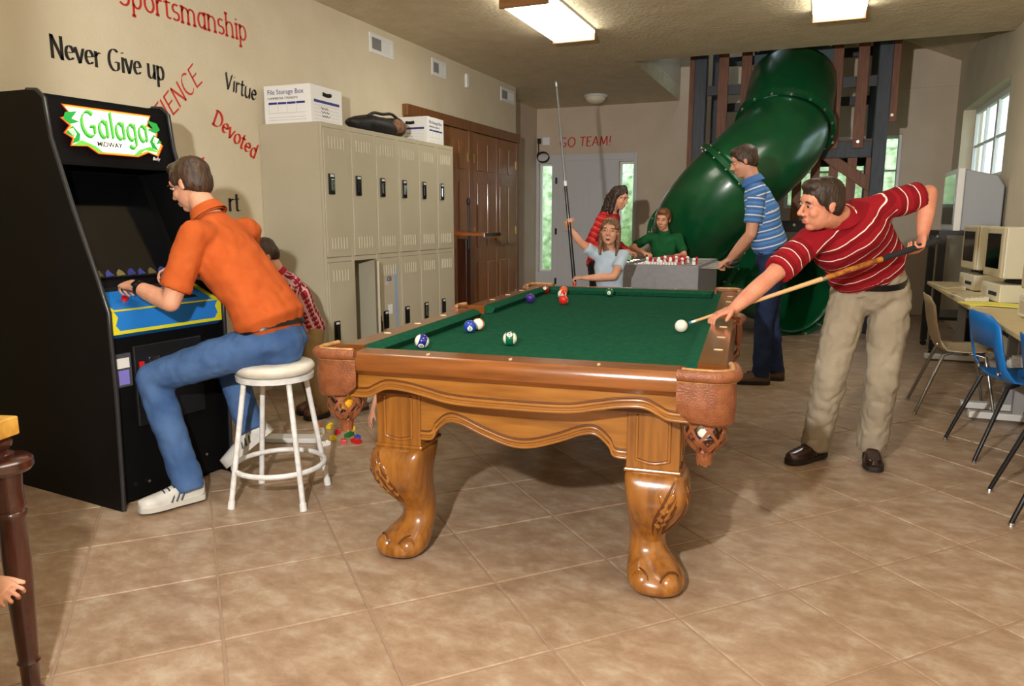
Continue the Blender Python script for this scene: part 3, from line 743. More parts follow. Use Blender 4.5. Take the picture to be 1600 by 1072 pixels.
# control panel: sloping top and front lip with art
cp = MB().prism([(.012, .90), (.012, .80), (-.02, .78), (-.22, .93), (-.22, .985), (-.20, .985)], 'y', i0, i1).build('control_panel', m_cp, ac)
MB().box(.012, i0 + .012, .80, .0135, i1 - .012, .815).build('panel_border', m_yel, cp)
MB().prism([(i0, .80), (i0 + .05, .80), (i0 + .022, .84), (i0 + .035, .875), (i0 + .018, .90), (i0, .90)], 'x', .0125, .0145).build('panel_border', m_yel, cp)
MB().prism([(i1, .80), (i1 - .05, .80), (i1 - .022, .84), (i1 - .035, .875), (i1 - .018, .90), (i1, .90)], 'x', .0125, .0145).build('panel_border', m_yel, cp)
sl = Vector((-.212, 0, .085)).normalized(); nn = Vector((.372, 0, .928))
def on_cp(k, y, h=0): return Vector((.012, y, .90)) + Vector((-.212, 0, .085)) * k + nn * h
for y0, y1, k0, k1, m in ((i0, i1, .0, .06, m_yel), (i0, i0 + .03, .06, 1, m_yel), (i1 - .03, i1, .06, 1, m_yel), (i0 + .09, i1 - .06, .84, 1.0, m_blk), (.36, .52, .25, .36, m_blk)):
    q = MB(); a, b, c, d = on_cp(k0, y0, .001), on_cp(k0, y1, .001), on_cp(k1, y1, .001), on_cp(k1, y0, .001)
    q.rings([[a, b, c, d], [p + nn*.0015 for p in (a, b, c, d)]]).build('panel_art', m, cp)
js = MB().cyl(on_cp(.5, .36), on_cp(.5, .36, .055), .006, n=10).build('joystick', m_chrome, cp); MB().ell(on_cp(.5, .36, .065), .018).build('joystick_ball', m_redp, cp, smooth=60)
for y in (.16, .48): MB().cyl(on_cp(.45, y), on_cp(.45, y, .014), .015, n=14).build('button', m_redp, cp, smooth=40)
for y in (.27, .31): MB().cyl(on_cp(.75, y), on_cp(.75, y, .01), .011, n=14).build('button', m_white, cp, smooth=40)
# bezel, monitor glass with dim score art along its foot
MB().prism([(-.22, .985), (-.50, 1.55), (-.53, 1.55), (-.25, .985)], 'y', i0, i1).build('bezel', m_arc, ac)
sc = MB().prism([(-.235, 1.03), (-.475, 1.515), (-.468, 1.515), (-.228, 1.03)], 'y', i0 + .05, i1 - .05).build('monitor_glass', m_screen, ac)
MB().prism([(-.262, 1.536), (-.50, 1.55), (-.50, 1.56), (-.262, 1.55)], 'y', i0, i1).build('hood_panel', m_arc, ac)
dims = [(44, 52, 120), (90, 84, 50), (50, 60, 130), (110, 100, 60), (40, 46, 110)]
for k in range(9):
    y = .07 + k * .055; dz = .012 * math.sin(k * 2.1)
    q = MB().prism([(y, 0), (y + .045, .004), (y + .035, .022 + dz), (y + .02, .035), (y + .004, .02)], 'x', 0, .002)
    M = Matrix.Translation((-.2295, 0, 1.035)) @ Matrix.Rotation(R_(-26.2), 4, 'Y')
    q.v = [M @ v for v in q.v]; q.build('bezel_art', mat('dim_art%d' % (k % 5), dims[k % 5], .5), sc)
# marquee: lit sign held by black retainers
MQ = frame((-.250, 0, 1.567), (0, 1, 0), (-.12, 0, 1))      # local x across, y up the face, z out
def mq(mb, name, m, parent, **kw):
    mb.v = [MQ @ v for v in mb.v]; return mb.build(name, m, parent, **kw)
MB().prism([(-.262, 1.55), (-.292, 1.815), (-.40, 1.82), (-.40, 1.55)], 'y', i0, i1).build('marquee_box', m_arc, ac)
def lit(n, c, e=.9): return mat('lit_' + n, c, .4, emit=e)
mw = lit('cream', (255, 250, 226), 1.0); mgreen = lit('green', (30, 140, 56), .55); mgold = lit('gold', (200, 150, 36), .6); mred = lit('red', (200, 60, 26), .5); mlime = lit('lime', (96, 180, 66), .55)
x0, x1 = .05, .52
shape = [(.065, .225), (.50, .225), (.475, .175), (.525, .145), (.515, .115), (.545, .085), (.51, .03), (.46, .045), (.40, .02), (.20, .02), (.155, .05), (.075, .045), (.09, .08), (.055, .10), (.085, .135), (.05, .165), (.10, .18)]
cxm, cym = .30, .125
def scaled(k, dx=0): return [(cxm + (a - cxm)*k + dx, cym + (b - cym)*k) for a, b in shape]
mk = mq(MB().prism(scaled(1.0), 'z', .018, .020), 'marquee', mred, ac)
mq(MB().prism(scaled(.975), 'z', .020, .0208), 'marquee_edge', mgold, mk)
mq(MB().prism([(cxm + (a - cxm)*.94, cym + (b - cym)*.90) for a, b in shape], 'z', .0208, .0214), 'marquee_field', mw, mk)
for side in (0, 1):
    def fx(a): return a if side == 0 else .60 - a
    for poly, m in (([(.075, .19), (.13, .20), (.10, .165), (.135, .155), (.09, .14), (.062, .16)], mgreen), ([(.062, .10), (.10, .135), (.128, .10), (.12, .07), (.085, .055), (.10, .085)], mgreen), ([(.075, .115), (.10, .125), (.112, .10), (.10, .08)], mw), ([(.08, .048), (.16, .055), (.20, .028), (.23, .024), (.19, .055), (.13, .075)], mlime)):
        mq(MB().prism([(fx(a), b) for a, b in poly], 'z', .0214, .0222), 'marquee_flame', m, mk)
g = nib_text('Galaga', .15, w=.13, ang=40, thin=.03, sx=.80, depth=.001)
for v in g.v: v += Vector((.135, .095, .0222))
mq(g, 'marquee_title', mgreen, mk)
g = nib_text('Galaga', .15, w=.07, ang=40, thin=.01, sx=.80, depth=.001)
for v in g.v: v += Vector((.137, .099, .0232))
mq(g, 'marquee_title', mlime, mk)
text_obj('marquee_maker', 'MIDWAY', m_blk, MQ @ Matrix.Translation((.20, .055, .0224)), mk, size=.030, depth=.0005, bold=.0006)
text_obj('marquee_print', 'Bally', m_white, MQ @ Matrix.Translation((.475, .012, .0185)), ac, size=.022, depth=.0005, shear=.3)
# coin door and instruction card
cd = MB().prism([(.13, .36), (.50, .36), (.50, .735), (.13, .735)], 'x', -.026, -.010).build('coin_door', mat('black_metal', (24, 24, 25), .35, bump=.2, bscale=200), ac, bevel=.006)
for y in (.23, .37):
    MB().box(-.010, y - .03, .64, .0, y + .03, .675).build('coin_slot', m_chrome, cd, bevel=.004)
    MB().box(-.010, y - .03, .52, -.002, y + .03, .60).build('coin_return', m_blackp, cd, bevel=.004)
for y in (.165, .45): MB().box(-.010, y - .012, .63, -.004, y + .012, .66).build('reject_button', m_redp, cd)
MB().cyl((-.010, .25, .47), (0, .25, .47), .011, n=12).build('lock', m_chrome, cd)
cdm = MB().prism([(.035, .56), (.115, .56), (.115, .71), (.035, .71)], 'x', -.022, -.010).build('instruction_card', mat('card_frame', (70, 68, 70), .3), ac)
MB().box(-.010, .045, .645, -.008, .105, .69).build('card_text', m_white2, cdm); MB().box(-.010, .05, .57, -.008, .10, .635).build('card_picture', mat('lilac', (120, 112, 190), .5), cdm)
for y, z in ((.10, .09), (.17, .085), (.5, .12)): MB().cyl((-.036, y, z), (-.030, y, z), .007, n=10).build('bolt', m_chrome, ac)

# ------------------------------------------------------------------ round white stool
m_seatw = mat('white_vinyl', (226, 220, 206), .4, (210, 202, 186), scale=12); m_wmet = mat('white_enamel', (232, 232, 230), .3, (214, 212, 208), scale=30)
st = thing('stool', 'white round metal stool under the man in orange', 'stool', (-2.285, 2.66, 0), R_(18))
MB().lathe([(0, .60), (.150, .60), (.168, .606), (.178, .620), (.180, .634), (.170, .648), (.14, .656), (0, .658)], 40).build('seat', m_seatw, st, smooth=50)
MB().lathe([(.150, .575), (.172, .575), (.175, .60), (.150, .60)], 40).build('seat_ring', m_wmet, st, smooth=50)
for k in range(4):
    a = PI/4 + k*PI/2; d = Vector((math.cos(a), math.sin(a), 0))
    l = MB().tube([d*.145 + Vector((0,0,.585)), d*.235 + Vector((0,0,.03))], [.0125, .0125], 12).build('leg', m_wmet, st, smooth=60)
    MB().cyl(d*.234 + Vector((0,0,.035)), d*.239 + Vector((0,0,0)), .0155, .017, 12).build('foot_cap', m_white, l, smooth=40)
MB().tube([(.205*math.cos(2*PI*k/40), .205*math.sin(2*PI*k/40), .165) for k in range(40)], .0125, 10, closed=True).build('foot_ring', m_wmet, st, smooth=60)

# ------------------------------------------------------------------ lockers
m_lock = mat('tan_locker_paint', (182, 173, 150), .42, (176, 167, 143), scale=2, spec=.4); m_lockin = mat('locker_inside', (120, 128, 148), .5)
m_blackh = mat('black_handle', (14, 14, 15), .3)
LX, LY0, LW, LZ0, LMID, LTOP = -3.30, 4.45, .3417, .03, 1.0, 1.98
def locker_bank(y0, label):
    t = thing('locker_bank', label, 'lockers', (LX, y0, 0), 0, 'tan steel lockers')
    D = -(LX - WL) + .003; W3 = LW * 3
    q = MB()
    q.box(-.545, 0, 0, -.02, .012, LTOP); q.box(-.545, W3 - .012, 0, -.02, W3, LTOP); q.box(-.545, .012, 0, -.535, W3 - .012, LTOP)
    for z in (0, LMID - .008, LTOP - .016): q.box(-.535, .012, z, -.02, W3 - .012, z + .016)
    for k in (1, 2): q.box(-.535, k*LW - .006, .016, -.02, k*LW + .006, LTOP - .016)
    b = q.build('body', m_lock, t)
    q = MB()
    for k in range(4): q.box(-.02, max(0, k*LW - .017), 0, 0, min(W3, k*LW + .017), LTOP)
    for z0, z1 in ((0, .05), (LMID - .018, LMID + .018), (LTOP - .035, LTOP)):
        for k in range(3): q.box(-.02, k*LW + .017, z0, -.001, (k+1)*LW - .017, z1)
    q.build('face_frame', m_lock, t, bevel=.003)
    return t
banks = [locker_bank(LY0, 'tan steel locker bank standing beside the word Devoted'), locker_bank(LY0 + 3*LW, 'tan steel locker bank beside the oak closet doors')]
def locker_door(t, k, tier, open_deg=0, stickers=False):
    z0, z1 = (LMID + .02, LTOP - .037) if tier else (.052, LMID - .02)
    y0, y1 = k*LW + .02, (k+1)*LW - .02; w = y1 - y0
    # hinged on the far edge; built in hinge-local coordinates
    q = MB(); q.box(-.016, -w, z0, .004, 0, z1)
    d = q.build('door', m_lock, t, bevel=.004); d.location = (0, y1, 0); d.rotation_euler = (0, 0, R_(open_deg))
    for zc in (z1 - .10, z0 + .10):
        v = MB()
        for i in range(6):
            yy = -w + w*(.2 + .6*i/5)
            v.add([(.0045, yy - .007, zc - .045), (.0045, yy + .007, zc - .045), (.0045, yy + .007, zc + .045), (.0045, yy - .007, zc + .045),
                   (.012, yy - .004, zc - .040), (.0046, yy + .006, zc - .040), (.0046, yy + .006, zc + .040), (.012, yy - .004, zc + .040)],
                  [(0,1,5,4),(1,2,6,5),(2,3,7,6),(3,0,4,7),(4,5,6,7)])
        v.build('louver_bank', m_lock, d)
    zh = (z0 + .53) if tier else (z0 + .42)
    h = MB().box(.004, -w + .035, zh - .075, .016, -w + .105, zh + .075).build('latch_plate', m_blackh, d, bevel=.006)
    MB().box(.016, -w + .052, zh - .05, .024, -w + .088, zh + .035).build('latch_lever', m_chrome if (k + tier) % 2 else m_blackh, d, bevel=.004)
    MB().box(.016, -w + .05, zh + .05, .018, -w + .09, zh + .066).build('number_plate', m_white2, d)
    if stickers:
        text_obj('sticker', 'CSI', mat('blue_ink', (40, 44, 130), .5), frame((.0055, -w + .10, z1 - .19), (0, 1, 0), (0, 0, 1)), d, size=.05, depth=.0005, bold=.001)
        for yy, zz, ww, hh, c in ((-.06, .55, .05, .6, (150, 166, 190)), (-.16, .50, .07, .08, (226, 226, 226)), (-.20, .10, .04, .05, (170, 40, 40)), (-.12, .10, .05, .06, (60, 60, 130)), (-.20, .72, .06, .03, (200, 180, 190))):
            MB().box(.004, yy - ww/2, z0 + zz - hh/2, .0052, yy + ww/2, z0 + zz + hh/2).build('sticker', mat('sticker_%d_%d' % (c[0], c[2]), c, .4), d)
    return d
for bi, t in enumerate(banks):
    for k in range(3):
        locker_door(t, k, 1)
        locker_door(t, k, 0, 36 if (bi == 0 and k == 1) else 0, stickers=(bi == 0 and k == 2))
MB().box(-.53, LW + .012, .06, -.52, 2*LW - .012, .97).build('locker_lining', m_lockin, banks[0])

# file boxes and bag on top
m_card = mat('white_cardboard', (232, 231, 228), .7); m_navy = mat('navy_print', (36, 44, 130), .6); m_ink = mat('ink', (50, 50, 54), .7); m_grey = mat('grey_print', (170, 170, 178), .7)
def file_box(name, label, loc, rz, wx, wy, h, title_face):
    t = thing(name, label, 'box', loc, rz, 'file boxes on the lockers')
    MB().box(-wx/2, -wy/2, 0, wx/2, wy/2, h - .002).build('carton', m_card, t, bevel=.004)
    MB().rings([[(sx*(wx/2 + .004), sy*(wy/2 + .004), z) for sx, sy in ((-1,-1),(1,-1),(1,1),(-1,1))] for z in (h - .055, h)]).build('lid', m_card, t, bevel=.004) if title_face is None else None
    # wide printed face (-y) and end face with hand hole (+x)
    F1 = frame((-wx/2, -wy/2 - .001, 0), (1, 0, 0), (0, 0, 1)); F2 = frame((wx/2 + .001, -wy/2, 0), (0, 1, 0), (0, 0, 1))
    if title_face == 'x': F1, F2, a, b = F2, F1, wy, wx
    else: a, b = wx, wy
    text_obj('print_title', 'File Storage Box', m_navy, F1 @ Matrix.Translation((a*.08, h*.76, 0)), t, size=a*.118, depth=.0004)
    text_obj('print_line', 'COMMERCIAL STRENGTH', m_ink, F1 @ Matrix.Translation((a*.08, h*.63, 0)), t, size=a*.056, depth=.0004)
    for i in range(4):
        q = MB(F1).box(a*(.10 + .2*i), h*.50, 0, a*(.285 + .2*i), h*.555, .0006); q.build('print_header', m_navy, t)
        q = MB(F1); q.box(a*(.10 + .2*i), h*.27, 0, a*(.103 + .2*i), h*.50, .0006); q.box(a*(.10 + .2*i), h*.27, 0, a*(.285 + .2*i), h*.278, .0006); q.build('print_grid', m_grey, t)
    q = MB(F1); q.box(a*.1, h*.16, 0, a*.9, h*.167, .0006); q.box(a*.1, h*.09, 0, a*.9, h*.097, .0006); q.build('print_rule', m_grey, t)
    q = MB(F2); q.box(b*.1, h*.55, 0, b*.9, h*.62, .0006); q.build('print_band', m_navy, t)
    q = MB(F2)
    for i in range(5): q.box(b*.1, h*(.12 + .09*i), 0, b*.9, h*(.125 + .09*i), .0006)
    q.build('print_rule', m_grey, t)
    q = MB(F2)
    for i in range(3):
        pts = [(b*(.3 + .03*j + .02*i), h*(.42 - .1*i + .03*math.sin(j*2.3 + i)), .001) for j in range(9)]
        q.tube(pts, .002, 4)
    q.build('handwriting', m_ink, t)
    q = MB(F2); q.tube([(b*(.5 - .12 + .24*i/8), h*(.80 - .02*math.sin(PI*i/8)), .0) for i in range(9)], .014, 8).build('hand_hole', m_dark, t, smooth=60)
    return t
file_box('file_box', 'white file storage box on the lockers beside the word Virtue', (-3.605, 4.67, LTOP), R_(2), .40, .40, .27, 'y')
file_box('file_box', 'white file storage box on the lockers by the oak doors', (-3.60, 6.38, LTOP), R_(2), .36, .34, .26, 'x')
bg = thing('black_bag', 'black duffel bag slumped between the two file boxes', 'bag', (-3.52, 5.52, LTOP))
m_bag = mat('black_nylon', (20, 19, 20), .6, (34, 30, 30), scale=14, bump=.6, bscale=22)
q = MB(); q.ell((0, 0, .085), (.16, .40, .085), None, 28, 14); q.ell((.02, .16, .10), (.13, .17, .09), None, 20, 12)
for v in q.v:
    v.z = max(.0, v.z + .03*noise.noise(v*7)); v.x += .02*noise.noise(v*9 + Vector((3,0,0)))
q.build('bag_body', m_bag, bg, smooth=70)
MB().tube([(.10, -.28 + .56*i/12, .14 + .05*math.sin(PI*i/12) + .01*math.sin(i)) for i in range(13)], .012, 8).build('bag_strap', m_bag, bg, smooth=60)
q = MB(); q.ell((.12, .15, .10), (.05, .12, .06), None, 16, 10)
for v in q.v: v += Vector((.01*noise.noise(v*20), 0, .01*noise.noise(v*24)))
q.build('bag_lining', mat('tan_lining', (150, 110, 78), .8, (70, 46, 34), scale=18), bg, smooth=70)

# lectern stand beside the lockers
le = thing('lectern_stand', 'dark stand with a sloped wooden tray beside the lockers', 'stand', (-3.28, 6.78, 0))
m_tray = wood('tray_wood', (168, 92, 38), (128, 62, 22)); m_dwood = wood('dark_wood', (70, 34, 18), (44, 20, 10), grain=(12, 12, 1))
MB().box(-.20, -.16, 0, .14, .16, .03).build('foot', m_dwood, le, bevel=.006); MB().box(-.10, -.05, .03, .0, .05, 1.10).build('post', m_dwood, le, bevel=.004)
q = MB(); q.prism([(-.24, 1.18), (.26, 1.155), (.26, 1.135), (-.24, 1.14)], 'y', -.2, .2); q.build('tray', m_tray, le, bevel=.003)
MB().box(.255, -.2, 1.128, .275, .2, 1.165).build('tray_lip', m_chrome, le, bevel=.003)
MB().tube([(.03, -.05, 1.0), (.035, -.055, 1.3), (.03, -.05, 1.46)], .012, 8).build('mic_stalk', m_blackp, le, smooth=60); MB().ell((.03, -.05, 1.47), (.02, .02, .04)).build('microphone', m_blackp, le, smooth=60)

# ------------------------------------------------------------------ foosball table
m_fgrey = mat('grey_laminate', (136, 134, 136), .5, (128, 126, 128), scale=20); m_fdark = mat('dark_laminate', (38, 36, 38), .5); m_pitch = mat('foosball_pitch', (190, 172, 120), .5)
ft_ = thing('foosball_table', 'grey foosball table with red and white players on steel rods', 'foosball table', (-1.23, 6.80, 0), 0)
FX, FY, FZ = .33, .60, .92
for a in ((-FX, -FY, .60, FX, -FY + .03, FZ), (-FX, FY - .03, .60, FX, FY, FZ), (-FX, -FY + .03, .60, -FX + .03, FY - .03, FZ), (FX - .03, -FY + .03, .60, FX, FY - .03, FZ)):
    MB().box(*a).build('side_board', m_fgrey, ft_, bevel=.004)
MB().box(-FX + .03, -FY + .03, .78, FX - .03, FY - .03, .80).build('pitch', m_pitch, ft_)
for sx in (-1, 1):
    for sy in (-1, 1): MB().box(sx*(FX - .05) - .05, sy*(FY - .05) - .05, 0, sx*(FX - .05) + .05, sy*(FY - .05) + .05, .60).build('leg', m_fdark, ft_, bevel=.004)
m_pr = mat('player_red', (190, 30, 40), .35); m_pw2 = mat('player_white', (238, 236, 232), .35); m_hand = mat('rod_grip', (20, 20, 20), .6)
MEN = (1, 2, 3, 5, 5, 3, 2, 1)
for k in range(8):
    y = -FY + .09 + k * (2*FY - .18) / 7; team = (0, 0, 1, 0, 1, 0, 1, 1)[k]
    r_ = MB().cyl((-FX - .15, y, .895), (FX + .15, y, .895), .008, n=8).build('rod', m_chrome, ft_, smooth=60)
    xh = -FX - .16 if team == 0 else FX + .16
    MB().cyl((xh - .05, y, .895), (xh + .05, y, .895), .016, n=10).build('grip', m_hand, r_, smooth=40)
    for j in range(MEN[k]):
        x = (j - (MEN[k] - 1)/2) * .105
        p = MB(); p.box(x - .014, y - .012, .875, x + .014, y + .012, .925); p.ell((x, y, .942), .016, None, 10, 8); p.box(x - .010, y - .009, .815, x + .010, y + .009, .875)
        p.build('player', m_pr if team else m_pw2, r_)
for s, m in ((-1, m_pw2), (1, m_pr)):
    for k in range(10): MB().boxc((-.13 + .024*k - .05*s, s*(FY - .015), FZ + .012), (.017, .022, .022)).build('score_bead', m, ft_)

# ------------------------------------------------------------------ play tower with green tube slide
m_post = mat('charcoal_lumber', (58, 64, 72), .6, (48, 53, 61), scale=6, stretch=(6, 6, 1)); m_ced = mat('cedar_board', (122, 74, 46), .6, (98, 56, 34), scale=5, stretch=(8, 8, 1))
m_tpanel = mat('slate_panel', (44, 66, 72), .5); m_bolt = mat('bolt_steel', (190, 190, 180), .3, metal=.8)
tw = thing('play_tower', 'wooden play tower with charcoal posts and brown slats', 'play tower', (-.40, 9.9, 0))
TX0, TX1, TYF, TYB = -1.02, .95, -.55, .95            # local extents
for x in (TX0, TX1):
    for y in (TYF, TYB): MB().box(x - .07, y - .07, 0, x + .07, y + .07, 4.0).build('post', m_post, tw, bevel=.008)
MB().box(TX0 + .07, TYF - .02, 1.98, TX1 - .07, TYF + .06, 2.16).build('deck_beam', m_post, tw, bevel=.006)
MB().box(TX0 + .07, TYF - .02, 1.15, TX1 - .07, TYF + .04, 1.28).build('lower_rail', m_post, tw, bevel=.006)
MB().box(TX0 + .07, TYB - .06, 1.98, TX1 - .07, TYB + .02, 2.16).build('deck_beam', m_post, tw, bevel=.006)
for x in (TX0, TX1): MB().box(x - .04, TYF + .07, 1.98, x + .04, TYB - .07, 2.16).build('deck_beam', m_post, tw, bevel=.006)
for k in range(10): MB().box(TX0 + .02, TYF + .08 + k*.142, 2.16, TX1 - .02, TYF + .21 + k*.142, 2.19).build('deck_board', m_ced, tw)
for z in (2.75, 3.35):
    for y in (TYF + .03, TYB): MB().box(TX0 + .07, y - .02, z, TX1 - .07, y + .03, z + .11).build('guard_rail', m_fdark, tw)
def board(x, z0, z1, y=TYF - .035, w=.115, lean=0.0):
    q = MB(); q.prism([(x - w/2, z0), (x + w/2, z0), (x + w/2 + lean, z1), (x - w/2 + lean, z1)], 'y', y - .014, y + .014); b = q.build('slat', m_ced, tw, bevel=.004)
    MB().cyl((x, y - .014, z0 + .07), (x, y - .022, z0 + .07), .016, n=10).build('bolt', m_bolt, b)
for x in (-.76, -.50): board(x, 2.02, 4.0)
for x in (.47, .73): board(x, 2.08, 4.0)
board(1.05, 2.35, 4.0, y=TYF - .03, w=.09); board(-1.13, 1.3, 4.0, y=TYF + .02, w=.06)
for k in range(5): board(.12 + k*.19, 1.16, 1.98, y=TYF + .0, w=.10)
for s in (-1, 1):
    q = MB(); q.prism([(s*.94, 1.55), (s*.94, 1.72), (s*.55, 1.98), (s*.36, 1.98)] if s < 0 else [(s*.36, 1.98), (s*.55, 1.98), (s*.94, 1.72), (s*.94, 1.55)], 'y', TYF - .03, TYF + .03); q.build('knee_brace', m_ced, tw, bevel=.004)
q = MB(); q.prism([(-.42, 2.19), (.42, 2.19), (.42, 3.45), (-.42, 3.45)], 'y', TYF - .05, TYF - .02); q.build('slide_panel', m_tpanel, tw, bevel=.004)
for z in (2.3, 2.6, 2.9, 3.2):
    for s in (-1, 1): MB().cyl((s*.385, TYF - .05, z), (s*.385, TYF - .06, z), .016, n=10).build('bolt', m_bolt, tw)

m_slide = mat('green_polyethylene', (14, 84, 46), .28, (10, 70, 38), scale=3, coat=.25, spec=.5)
sl_ = thing('tube_slide', 'green spiral tube slide with bolted flanges coming off the tower', 'slide', (-.40, 9.3, 0))
SR = .47
_K = [(.0, 0, 2.80), (-.01, -.30, 2.55), (-.06, -.62, 2.17), (-.32, -.92, 1.84), (-.66, -.96, 1.50), (-.92, -.70, 1.16), (-.88, -.26, .90), (-.52, -.02, .70), (-.08, -.16, .56), (.22, -.52, .49)]
_S = [Vector((a, b, z)) for (a, b), z in zip([(p[0], p[1]) for p in wave([(k[0], k[1]) for k in _K], 8)], [p[1] for p in wave([(i, k[2]) for i, k in enumerate(_K)], 8)])]
_D = [0.0]
for a, b in zip(_S[:-1], _S[1:]): _D.append(_D[-1] + (b - a).length)
def slide_c(s):
    """centre line: out of the tower, then a clockwise spiral to the floor"""
    s = max(0, min(_D[-1], s))
    for i in range(len(_S) - 1):
        if s <= _D[i+1]: return _S[i].lerp(_S[i+1], (s - _D[i]) / (_D[i+1] - _D[i]))
    return _S[-1]
def seg(s0, s1, name, n=14):
    return MB().tube([slide_c(s0 + (s1-s0)*i/n) for i in range(n+1)], SR, 36, cap=False).build(name, m_slide, sl_, smooth=60)
joints = [0, .74, 1.62, 2.45, 3.2, _D[-1]]
for a, b in zip(joints[:-1], joints[1:]):
    o = seg(a, b, 'tube_section'); sm = o.modifiers.new('solid', 'SOLIDIFY'); sm.thickness = .02
for j in joints[1:]:
    p, q_ = slide_c(j - .02), slide_c(j + .02); d = (q_ - p).normalized(); c = slide_c(j)
    fl_ = MB().tube([c - d*.03, c - d*.028, c + d*.028, c + d*.03], [SR + .01, SR + .055, SR + .055, SR + .01], 40, cap=False).build('flange', m_slide, sl_, smooth=40)
    a_ = d.orthogonal().normalized(); b_ = d.cross(a_)
    bl = MB()
    for k in range(16):
        dd = a_*math.cos(2*PI*k/16) + b_*math.sin(2*PI*k/16)
        for sg in (-1, 1): bl.cyl(c + dd*(SR + .032) + d*sg*.028, c + dd*(SR + .032) + d*sg*.042, .013, n=8)
    tag(bl.build('flange_bolts', m_bolt, fl_), kind='stuff')

# ------------------------------------------------------------------ computer desks along the right wall
m_desk = mat('beige_laminate', (204, 184, 140), .45, (196, 176, 130), scale=10); m_dleg = mat('grey_desk_frame', (150, 148, 146), .4); m_beige = mat('beige_plastic', (212, 204, 178), .45); m_beiged = mat('beige_bezel', (190, 176, 142), .45)
def desk(y0, y1, label):
    t = thing('computer_desk', label, 'desk', (.96, (y0+y1)/2, 0)); h = (y1 - y0)/2
    MB().box(0, -h, .695, .58, h, .725).build('desktop', m_desk, t, bevel=.006)
    for s in (-1, 1):
        MB().box(.26, s*(h - .12) - .025, .05, .32, s*(h - .12) + .025, .695).build('upright', m_dleg, t)
        MB().box(.02, s*(h - .12) - .035, .015, .56, s*(h - .12) + .035, .06).build('foot_bar', m_white2, t, bevel=.006)
    MB().box(.50, -h + .12, .35, .52, h - .12, .66).build('modesty_panel', m_fdark, t)
    return t
desk(5.66, 7.86, 'beige desk holding the two computers nearer the big television'); dk = desk(3.4, 5.62, 'beige desk behind the blue plastic chair')
MB().box(.10, .44, .37, .54, 1.0, .40).build('under_shelf', m_dleg, dk)
def computer(y, label, rz):
    t = thing('desktop_computer', label, 'computer', (1.34, y, .725), R_(rz), 'old beige computers')
    MB().box(-.20, -.20, .008, .20, .20, .13).build('system_unit', m_beige, t, bevel=.006)
    MB().box(-.204, -.14, .05, -.2, .02, .075).build('disk_slot', m_fdark, t); MB().box(-.204, .06, .03, -.2, .17, .10).build('drive_bay', m_beiged, t, bevel=.003)
    MB().lathe([(.10, .13), (.12, .14), (.09, .165), (.0, .165)], 20).build('swivel_base', m_fdark, t)
    q = MB(); q.rings([[(-.19, sy*.185, .345 + sz*.175) for sy, sz in ((-1,-1),(1,-1),(1,1),(-1,1))], [(-.06, sy*.185, .345 + sz*.175) for sy, sz in ((-1,-1),(1,-1),(1,1),(-1,1))],
                       [(.18, sy*.13, .335 + sz*.12) for sy, sz in ((-1,-1),(1,-1),(1,1),(-1,1))]])
    mo = q.build('monitor', m_beige, t, bevel=.012)
    MB().rings([[(-.192, sy*w, .345 + sz*hh) for sy, sz in ((-1,-1),(1,-1),(1,1),(-1,1))] for w, hh in ((.185, .175),)] + [[(-.205, sy*.175, .345 + sz*.165) for sy, sz in ((-1,-1),(1,-1),(1,1),(-1,1))]]).build('monitor_bezel', m_beiged, mo, bevel=.004)
    MB().box(-.2075, -.135, .235, -.204, .135, .475).build('screen', m_screen, mo)
    return t
computer(7.05, 'beige computer with bulky monitor nearest the big television', 6); computer(6.12, 'beige computer with bulky monitor between two others', 6); computer(5.0, 'beige computer on the desk by the blue chair', 6)
def keyboard(x, y, label):
    t = thing('keyboard', label, 'keyboard', (x, y, .725), R_(4), 'beige keyboards')
    MB().prism([(-.075, 0), (.075, 0), (.075, .034), (-.075, .016)], 'y', -.23, .23).build('keyboard_case', m_beige, t, bevel=.004)
    q = MB()
    for r in range(5):
        for k in range(14): x0 = -.066 + r*.027; q.box(x0, -.215 + k*.031, .016 + r*.0032, x0 + .021, -.19 + k*.031, .026 + r*.0032)
    q.build('keys', m_beiged, t)
keyboard(1.038, 7.15, 'beige keyboard in front of the computer nearest the television'); keyboard(1.038, 6.25, 'beige keyboard beside the yellow papers')
for k, (x, y, r) in enumerate(((1.08, 5.84, 12), (1.16, 5.76, -20))):
    o = MB().box(-.14, -.11, 0, .14, .11, .006).build('paper_sheet', mat('yellow_paper', (226, 216, 90), .7), None); o.location = (x, y, .7252 + .006*k); o.rotation_euler = (0, 0, R_(r)); tag(o, ('lower' if k == 0 else 'upper') + ' yellow paper pad on the beige desk near its end', 'paper')
for k in range(4):
    o = MB().box(-.15, -.11, 0, .15, .11, .02).build('paper_stack', m_white, None); o.location = (1.28 + .01*k, 5.25 - .02*k, .40 + .0205*k); o.rotation_euler = (0, 0, R_(8*k)); tag(o, ('lowest', 'second from bottom', 'second from top', 'topmost')[k] + ' white paper ream on the shelf under the desk', 'paper', 'paper reams under the desk')

